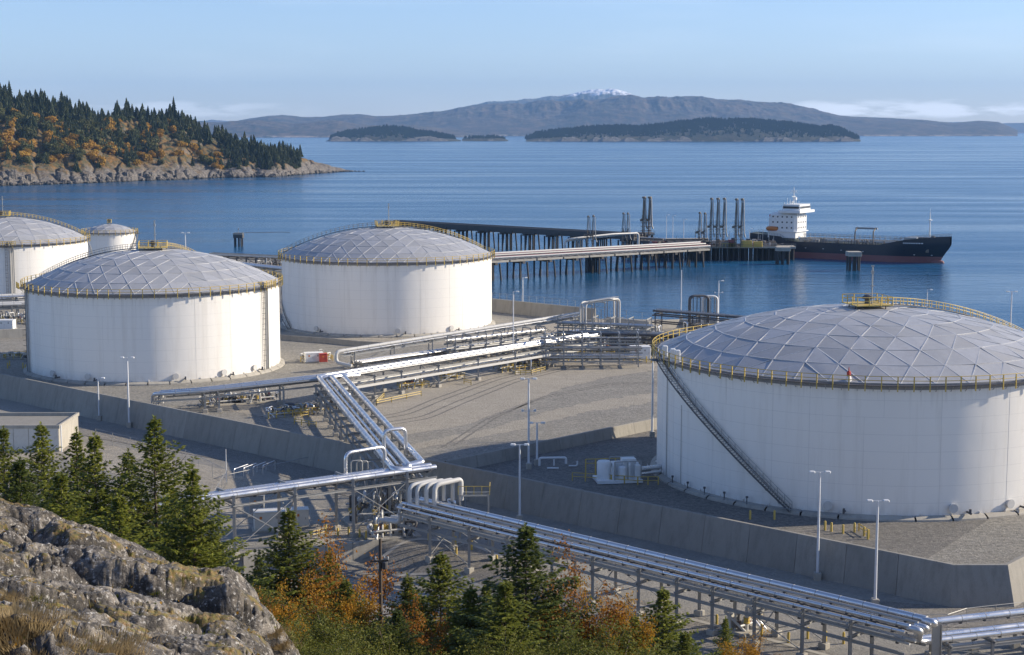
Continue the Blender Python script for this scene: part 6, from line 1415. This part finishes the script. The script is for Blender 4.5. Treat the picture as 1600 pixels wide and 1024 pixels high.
SP = [spruce_mesh(11 + i, h, w_, 1.0, mt, lean=le) for i, (h, w_, mt, le) in enumerate(((12, 2.9, 'needle', .05), (12, 3.4, 'needle', -.08), (12, 2.4, 'needle', .1), (12, 3.1, 'needle2', 0), (12, 2.7, 'needle', -.05)))]
def conifer(x, yt, D, v, label, sx=1.0, g='spruces on the hillside below the camera'):
    p = PY(x, yt, D); g_ = gz(p.x, D); h = p.z - g_; t = thing('spruce_tree', label, 'tree', V(p.x, D, g_ - .1), rnd.uniform(0, 6.28), g); s = h / 12
    inst('crown', SP[v][0], t, scale=(s * sx, s * sx, s)); inst('trunk', SP[v][1], t, scale=(s, s, s)); return h
TR = [(5, 664, 128, 0, 'spruce cut by the left photo edge behind the lichen rock', 1.0), (64, 660, 132, 1, 'slender-topped spruce second from the left photo edge', 1.0), (119, 668, 134, 2, 'narrow spruce just behind the dense one beside it, third from the left edge', 1.0),
      (147, 675, 124, 4, 'spruce with a thin red-brown stem showing, left of the tallest one', 1.1), (241, 650, 126, 1, 'tallest broad spruce in the left stand', 1.05), (300, 727, 112, 4, 'sunlit spruce at the right end of the left stand, before the fat pipes', 1.2),
      (200, 700, 138, 2, 'small spruce tucked between the tallest and its left neighbour', 1.1), (30, 715, 112, 3, 'dark low spruce at the left edge against the rock crest', 1.2), (95, 735, 108, 0, 'low spruce filling the gap behind the rock crest', 1.3), (270, 760, 134, 3, 'dark spruce behind the tallest in the left stand', 1.2), (185, 770, 108, 4, 'short bright spruce right behind the rock', 1.4), (335, 838, 118, 0, 'little spruce at the foot of the left stand', 1.2),
      (451, 793, 118, 0, 'full spruce in front of the cream cabinets', 1.15), (514, 856, 122, 2, 'thin-topped spruce standing in orange bushes', 1.0), (405, 868, 124, 3, 'small dark spruce left of the one by the cabinets', 1.0), (540, 905, 112, 1, 'small spruce beside the utility pole', 1.1),
      (637, 896, 118, 2, 'small slim spruce right of the utility pole', 1.1), (689, 862, 116, 1, 'spruce with layered open branches right of the utility pole', 1.15), (736, 915, 112, 4, 'short spruce between the layered one and the dark pointed one', 1.2), (760, 908, 124, 2, 'thin spruce top close to the dark pointed tree', 1.0),
      (822, 818, 112, 3, 'dark sharply pointed spruce standing over the long rack', 1.15), (790, 905, 104, 0, 'bushy spruce leaning on the dark pointed one', 1.3), (866, 925, 114, 4, 'small spruce right of the dark pointed one', 1.2), (1036, 917, 118, 0, 'last well-grown spruce towards the right, below the rack', 1.2), (992, 958, 112, 2, 'spruce sapling among rust-coloured bushes', 1.1),
      (1134, 962, 128, 2, 'tiny spruce tip poking above the bottom edge under the rack', .8), (1070, 985, 112, 4, 'low spruce at the bottom edge right of the last well-grown one', 1.3), (620, 950, 104, 3, 'dark spruce sapling at the bottom by the pole', 1.2)]
for x, yt, D, v, lab, sx in TR: conifer(x, yt, D, v, lab, sx * (1.5 if x > 380 else 1.28))
BU = {k: bush_mesh(s, 4.5, 3.6, m_, n=n_, leaf=lf) for k, s, m_, n_, lf in (('rust', 3, 'rust', 12000, .08), ('rust2', 4, 'rust', 9000, .08), ('gold', 5, 'gold', 19000, .07), ('green', 6, 'bush', 26000, .075), ('green2', 7, 'bush', 24000, .075))}
def bush(x, yt, D, k, label, sx=1.0, nm='autumn_bush', cat='bush', g=None):
    p = PY(x, yt, D); g_ = gz(p.x, D); h = max(1.2, p.z - g_); t = thing(nm, label, cat, V(p.x, D, g_ - .1), rnd.uniform(0, 6.28), g); s = h / 4.5
    inst('foliage', BU[k][0], t, scale=(s * sx, s * sx, s)); inst('stem', BU[k][1], t, scale=(s * sx, s * sx, s))
for a in [(540, 862, 118, 'rust', 'tall rust-orange bush left of the utility pole'), (520, 918, 110, 'gold', 'golden-orange bush under the thin-topped spruce', .9), (405, 922, 96, 'gold', 'yellow-orange bush at the right end of the rock', .8), (380, 925, 92, 'rust2', 'low reddish bush against the rock'),
          (655, 962, 108, 'rust', 'rust bush right of the utility pole at the bottom', .8), (912, 903, 114, 'rust', 'large rust bush below the long rack', .95), (955, 938, 112, 'gold', 'golden bush between the large rust one and the last spruce', .7), (1160, 1002, 116, 'gold', 'tiny yellowing bush at the bottom under the rack', 1.0)]: bush(*a[:4], a[4], a[5] if len(a) > 5 else 1.0)
gb = [(455, 905, 100), (485, 925, 96), (425, 930, 92), (500, 960, 88), (548, 950, 98), (600, 965, 100), (640, 1000, 92), (735, 955, 102), (775, 960, 98), (820, 950, 100), (865, 965, 100), (895, 985, 98), (970, 990, 100), (1010, 980, 104), (1050, 1000, 102), (1095, 1005, 106), (460, 985, 80), (590, 930, 103), (925, 940, 104), (655, 965, 100), (500, 905, 106), (965, 965, 103), (350, 870, 92), (320, 880, 80), (700, 1000, 90), (570, 1000, 88), (1125, 1008, 112), (760, 1000, 88), (840, 1000, 90)]
def near_spruce(x):
    return 'filling the slope ' + ('below the left stand of spruces' if x < 400 else 'under the spruce by the cabinets' if x < 500 else 'beside the utility pole' if x < 625 else 'under the layered spruce' if x < 730 else 'under the dark pointed spruce' if x < 870 else 'below the large rust bushes' if x < 960 else 'around the last spruce before the corner')
gb.sort(); seen_ns = {}
for i, (x, yt, D) in enumerate(gb):
    ns_ = near_spruce(x); seen_ns[ns_] = seen_ns.get(ns_, 0) + 1
    bush(x, yt + 62, D, ('green', 'green2')[i % 2], ORD[seen_ns[ns_] - 1] + ' green leafy shrub from the left ' + ns_.replace('filling the slope ', ''), 1.5, 'green_shrub', 'shrub', 'green shrubs on the slope')
# undergrowth on the slope (stuff) and small weeds on the site
r = np.random.RandomState(77); n = 46000
Dv = r.uniform(62, 168, n); uv = r.uniform(-.36, .2, n); xv = uv * Dv; keep = (fbm(xv * .25, Dv * .25, 12, 3) > .40); Dv, xv = Dv[keep], xv[keep]; n = len(Dv); zv = gz_np(xv, Dv)
P0 = np.stack([xv, Dv, zv + r.rand(n) ** 2 * 1.4], 1); d = r.normal(0, 1, (n, 3)); d[:, 2] = abs(d[:, 2]); d /= np.linalg.norm(d, axis=1, keepdims=True); s = np.cross(d, r.normal(0, 1, (n, 3))); s /= np.linalg.norm(s, axis=1, keepdims=True)
o = tri_soup('undergrowth', P0, d * .26, s * .09, M['bush']); o['kind'] = 'stuff'
def grass(name, pts, n, h, spread, mat, seed, kind='stuff'):
    r = np.random.RandomState(seed); P0 = []; A = []; B = []
    for x, y, z, k in pts:
        m_ = int(n * k); a = r.rand(m_) * 6.28; q = np.abs(r.normal(0, spread * k ** .5, m_)); p = np.stack([x + np.cos(a) * q, y + np.sin(a) * q, np.full(m_, z - .12)], 1)
        dr = np.stack([np.cos(a) * .5 + r.normal(0, .25, m_), np.sin(a) * .5 + r.normal(0, .25, m_), 1 + 0 * a], 1); hh = h * r.uniform(.4, 1.1, m_)[:, None] * k ** .3
        P0.append(p); A.append(dr * hh); B.append(np.stack([-np.sin(a), np.cos(a), 0 * a], 1) * .006)
    o = tri_soup(name, np.concatenate(P0), np.concatenate(A), np.concatenate(B), M[mat]); o['kind'] = kind; return o
def rk(x, y):  # point on the rock seen at pixel x, y
    d = ray(x, y); best = None
    for t_ in np.linspace(9, 60, 400):
        q = Vector((0, 0, CH)) + d * (t_ / d.y)
        if -.47 < q.x / q.y < -.086 and q.y < 55 and rock_z(q.x, q.y) > q.z: return q.x, q.y, rock_z(q.x, q.y)
    return None
def tufts(pix, k): return [(*q, k_ * k) for x, y, k_ in pix if (q := rk(x, y))]
grass('dry_grass', tufts([(500, 985, 1), (520, 1000, 1.2), (470, 1005, 1), (545, 1010, 1.3), (560, 1018, 1), (440, 1015, .8), (20, 970, 1.0), (45, 995, 1.0), (90, 1005, .8), (130, 1012, .8), (10, 1000, 1.3), (60, 1015, 1), (150, 1018, 1), (250, 950, .4), (5, 930, 1), (110, 965, .7), (430, 990, .8), (180, 1010, .8)], 1.2), 900, .14, .22, 'straw', 5)
grass('green_grass', tufts([(60, 945, 1), (52, 935, .8), (30, 1010, 1), (205, 955, .6), (300, 960, .6), (290, 905, .5), (330, 990, .6), (40, 905, .5), (20, 860, .5), (200, 860, .4), (450, 980, 1), (100, 1018, 1), (150, 990, .6), (245, 925, .6), (420, 965, .6), (345, 1010, .6)], 1.0), 240, .12, .2, 'bush', 6)
# mossy leaf litter in the rock joints
rr_ = np.random.RandomState(9); ii = rr_.randint(2, 398, 90000); jj = rr_.randint(2, 418, 90000); lap = Zo[ii - 2, jj] + Zo[ii + 2, jj] + Zo[ii, jj - 2] + Zo[ii, jj + 2] - 4 * Zo[ii, jj]
k_ = (lap > .22) & (rr_.rand(90000) < .8); ii, jj = ii[k_], jj[k_]; n = len(ii); P0 = np.stack([Xo[ii, jj], Yo[ii, jj], Zo[ii, jj] - .01], 1) + rr_.normal(0, .03, (n, 3)); d = rr_.normal(0, 1, (n, 3)); d[:, 2] = abs(d[:, 2]) + .4; d /= np.linalg.norm(d, axis=1, keepdims=True); s = np.cross(d, rr_.normal(0, 1, (n, 3))); s /= np.linalg.norm(s, axis=1, keepdims=True)
h2 = n // 2
o = tri_soup('moss', P0[:h2], d[:h2] * .10, s[:h2] * .035, M['bush']); o['kind'] = 'stuff'; o = tri_soup('dead_leaves', P0[h2:], d[h2:] * .09, s[h2:] * .035, M['gold']); o['kind'] = 'stuff'
# ------------------------------------------------------------------ headland trees
def far_conifer(seed, H, W, mat='fneedle'):
    r = random.Random(seed); m = MB(); L = 9
    for k in range(L):
        f = k / L; z0 = H * (.06 + .90 * f); z1 = z0 + H * .24 * (1.1 - f * .5); rr = W * (1 - f) ** .9 + .25; n = 9
        a0 = r.random() * 6; vs = []
        for i in range(n * 2): q = rr * (r.uniform(.85, 1.2) if i % 2 == 0 else r.uniform(.35, .6)); a = a0 + math.pi * i / n; vs.append((q * math.cos(a), q * math.sin(a), z0 + (r.uniform(-.5, .2) if i % 2 == 0 else .5)))
        vs.append((0, 0, min(z1, H))); m.add(vs, [(i, (i + 1) % (2 * n), 2 * n) for i in range(2 * n)])
    m.tube([V(0, 0, -3), V(0, 0, H * .3)], .4, 5); return m.mesh('far_conifer', M[mat])
def far_leafy(seed, H, W, mat):
    r = np.random.RandomState(seed); n = 520; a = r.normal(0, 1, (n, 3)); a /= np.linalg.norm(a, axis=1, keepdims=True); bl = r.normal(0, .42, (7, 3)); bl[:, 2] = np.abs(bl[:, 2]) * .8
    c = bl[r.randint(0, 7, n)]; p = c + a * r.uniform(.42, .6, n)[:, None]; p *= [W, W, H * .45]; p[:, 2] += H * .42; s = np.cross(a, r.normal(0, 1, (n, 3))); s /= np.linalg.norm(s, axis=1, keepdims=True); t = np.cross(a, s) + a * .5
    return tri_soup('leafy', p, t * 1.9, s * .85, M[mat], link=False)
FC = [far_conifer(i, h, w_, 'fneedle') for i, (h, w_) in enumerate(((19, 6.0), (20, 5.0), (18, 7.0), (19, 5.4)))]
FG = [far_leafy(20 + i, 13, 6.5, 'fgreen') for i in range(3)]; FO = [far_leafy(30 + i, 11, 6.2, 'fgold') for i in range(4)]
for me in FC + FG + FO: me.name = 'tree'
r = random.Random(31); extra = {'fneedle': MB(), 'fgreen': MB()}
nC = nG = nO = 0; stuffC = []; cand = []
nt_, nu_ = Zh.shape
for _ in range(3400):
    j = r.randrange(5, nu_ - 26); px = u[j]
    if px < -60: continue
    tmx = 109; i = int(min(tmx, max(9, r.triangular(8, 112, 95 if r.random() < .5 else 45)))); T_ = tt[i]
    x, y, z = Xh[i, j], Yh[i, j], Zh[i, j]
    nn_ = float(fbm(np.array([px / 38]), np.array([T_ * 3]), 55, 3)[0]); dens = float(fbm(np.array([px / 22]), np.array([T_ * 5]), 66, 3)[0])
    if T_ < .10 and r.random() < .85: continue
    if dens > .64 and T_ < .8: continue                      # bare rock
    if px > 375 and (z < 2 or r.random() < .35): continue
    if px > 470: continue
    pO = 0 if T_ > .8 or px > 350 else (.50 if T_ < .42 else .22) * (1.6 if nn_ > .5 else .45)
    kind = 'O' if r.random() < pO else ('G' if (T_ < .62 and px < 330 and r.random() < .42) else 'C')
    cand.append((kind, x, y, z, px, T_))
for k in range(46): # the skyline row and the point's last trees
    px = r.choice((r.uniform(-10, 330), r.uniform(-10, 110), r.uniform(140, 250), r.uniform(370, 465))); j = int(np.searchsorted(u, px)); i = 100; cand.append(('C', Xh[i, j], Yh[i, j], Zh[i, j], px, .95))
seen = []
r.shuffle(cand); cnt = {'C': 0, 'G': 0, 'O': 0}; lim = {'C': 285, 'G': 120, 'O': 130}
LB = {'C': ('dark conifer in the headland wood', 'headland_conifer', 'conifer', 'dark conifers on the headland'), 'G': ('olive-green broadleaf tree in the headland wood', 'headland_leafy_tree', 'broadleaf tree', 'green broadleaf trees on the headland'), 'O': ('orange autumn tree on the headland', 'headland_autumn_tree', 'autumn tree', 'autumn trees on the headland')}
for kind, x, y, z, px, T_ in cand:
    pool = {'C': FC, 'G': FG, 'O': FO}[kind]; me = r.choice(pool); s = r.uniform(.62, 1.2) * (1.12 if T_ > .7 else .85) * (.8 if px > 350 else 1)
    if kind != 'C': s = r.uniform(.6, 1.05)
    if cnt[kind] < lim[kind]:
        cnt[kind] += 1; lb, nm, ct, gr = LB[kind]; zn = ' near its low rocky tip' if px > 350 else ' along the skyline' if T_ > .8 else ' just above the shore rocks' if T_ < .35 else ' halfway up the slope'; lb += zn; gr += zn; o = inst(nm, me, None, loc=(x, y, z - .8), rz=r.uniform(0, 6.28), scale=(s * r.uniform(.75, 1.25), s * r.uniform(.75, 1.25), s * r.uniform(.75, 1.3))); tag(o, lb, ct, gr)
    elif kind == 'C': stuffC.append((x, y, z - .8, s, me))
def merge(name, items, mat):
    co = []; tr = []; off = 0
    for x, y, z, s, me in items:
        n = len(me.vertices); v = np.empty(n * 3, np.float32); me.vertices.foreach_get('co', v); v = v.reshape(-1, 3); a = (x * 7.3) % 6.28; c_, s_ = math.cos(a), math.sin(a)
        v = np.stack([v[:, 0] * c_ - v[:, 1] * s_, v[:, 0] * s_ + v[:, 1] * c_, v[:, 2]], 1) * s + [x, y, z]
        for p in me.polygons:
            q = list(p.vertices)
            for k in range(1, len(q) - 1): tr.append((q[0] + off, q[k] + off, q[k + 1] + off))
        co.append(v); off += n
    o = soup(name, np.concatenate(co), np.array(tr), mat); o['kind'] = 'stuff'
if stuffC: merge('headland_woods', stuffC[:700], M['fneedle'])
# shore boulders of the headland
m = MB(); r = random.Random(8)
for q in range(420):
    j = r.randrange(0, nu_ - 1)
    if u[j] < -40: continue
    i = r.choice((0, 1, 2, 3, 4, 6)); x, y, z = Xh[i, j], Yh[i, j] - r.uniform(0, 5), Zh[i, j]; s = r.uniform(1.0, 4.0) * (1.3 if u[j] < 300 else .7)
    vs = []; 
    for a in range(7): A_ = a * .9 + r.uniform(-.2, .2); vs.append((x + math.cos(A_) * s * r.uniform(.8, 1.4), y + math.sin(A_) * s, -7))
    for a in range(7): A_ = a * .9 + r.uniform(-.2, .2); vs.append((x + math.cos(A_) * s * r.uniform(.5, .9), y + math.sin(A_) * s * .7, max(-5.6, z) + s * r.uniform(.2, .7)))
    m.add(vs, [(a, (a + 1) % 7, 7 + (a + 1) % 7, 7 + a) for a in range(7)] + [tuple(range(7, 14))])
m.build('shore_boulders', M['head'], None, kind='stuff')
# ------------------------------------------------------------------ haze
hz = NT('air_haze'); hz.t.nodes.remove(hz.b); pv = hz.t.nodes.new('ShaderNodeVolumePrincipled'); pv.inputs['Color'].default_value = (.32, .58, 1.0, 1); pv.inputs['Density'].default_value = 3.4e-5; pv.inputs['Anisotropy'].default_value = 0
hz.l(pv.outputs[0], hz.out.inputs['Volume'])
MB().box((0, 12950, 470), (80000, 36000, 960)).build('haze', hz.m, None, kind='stuff')
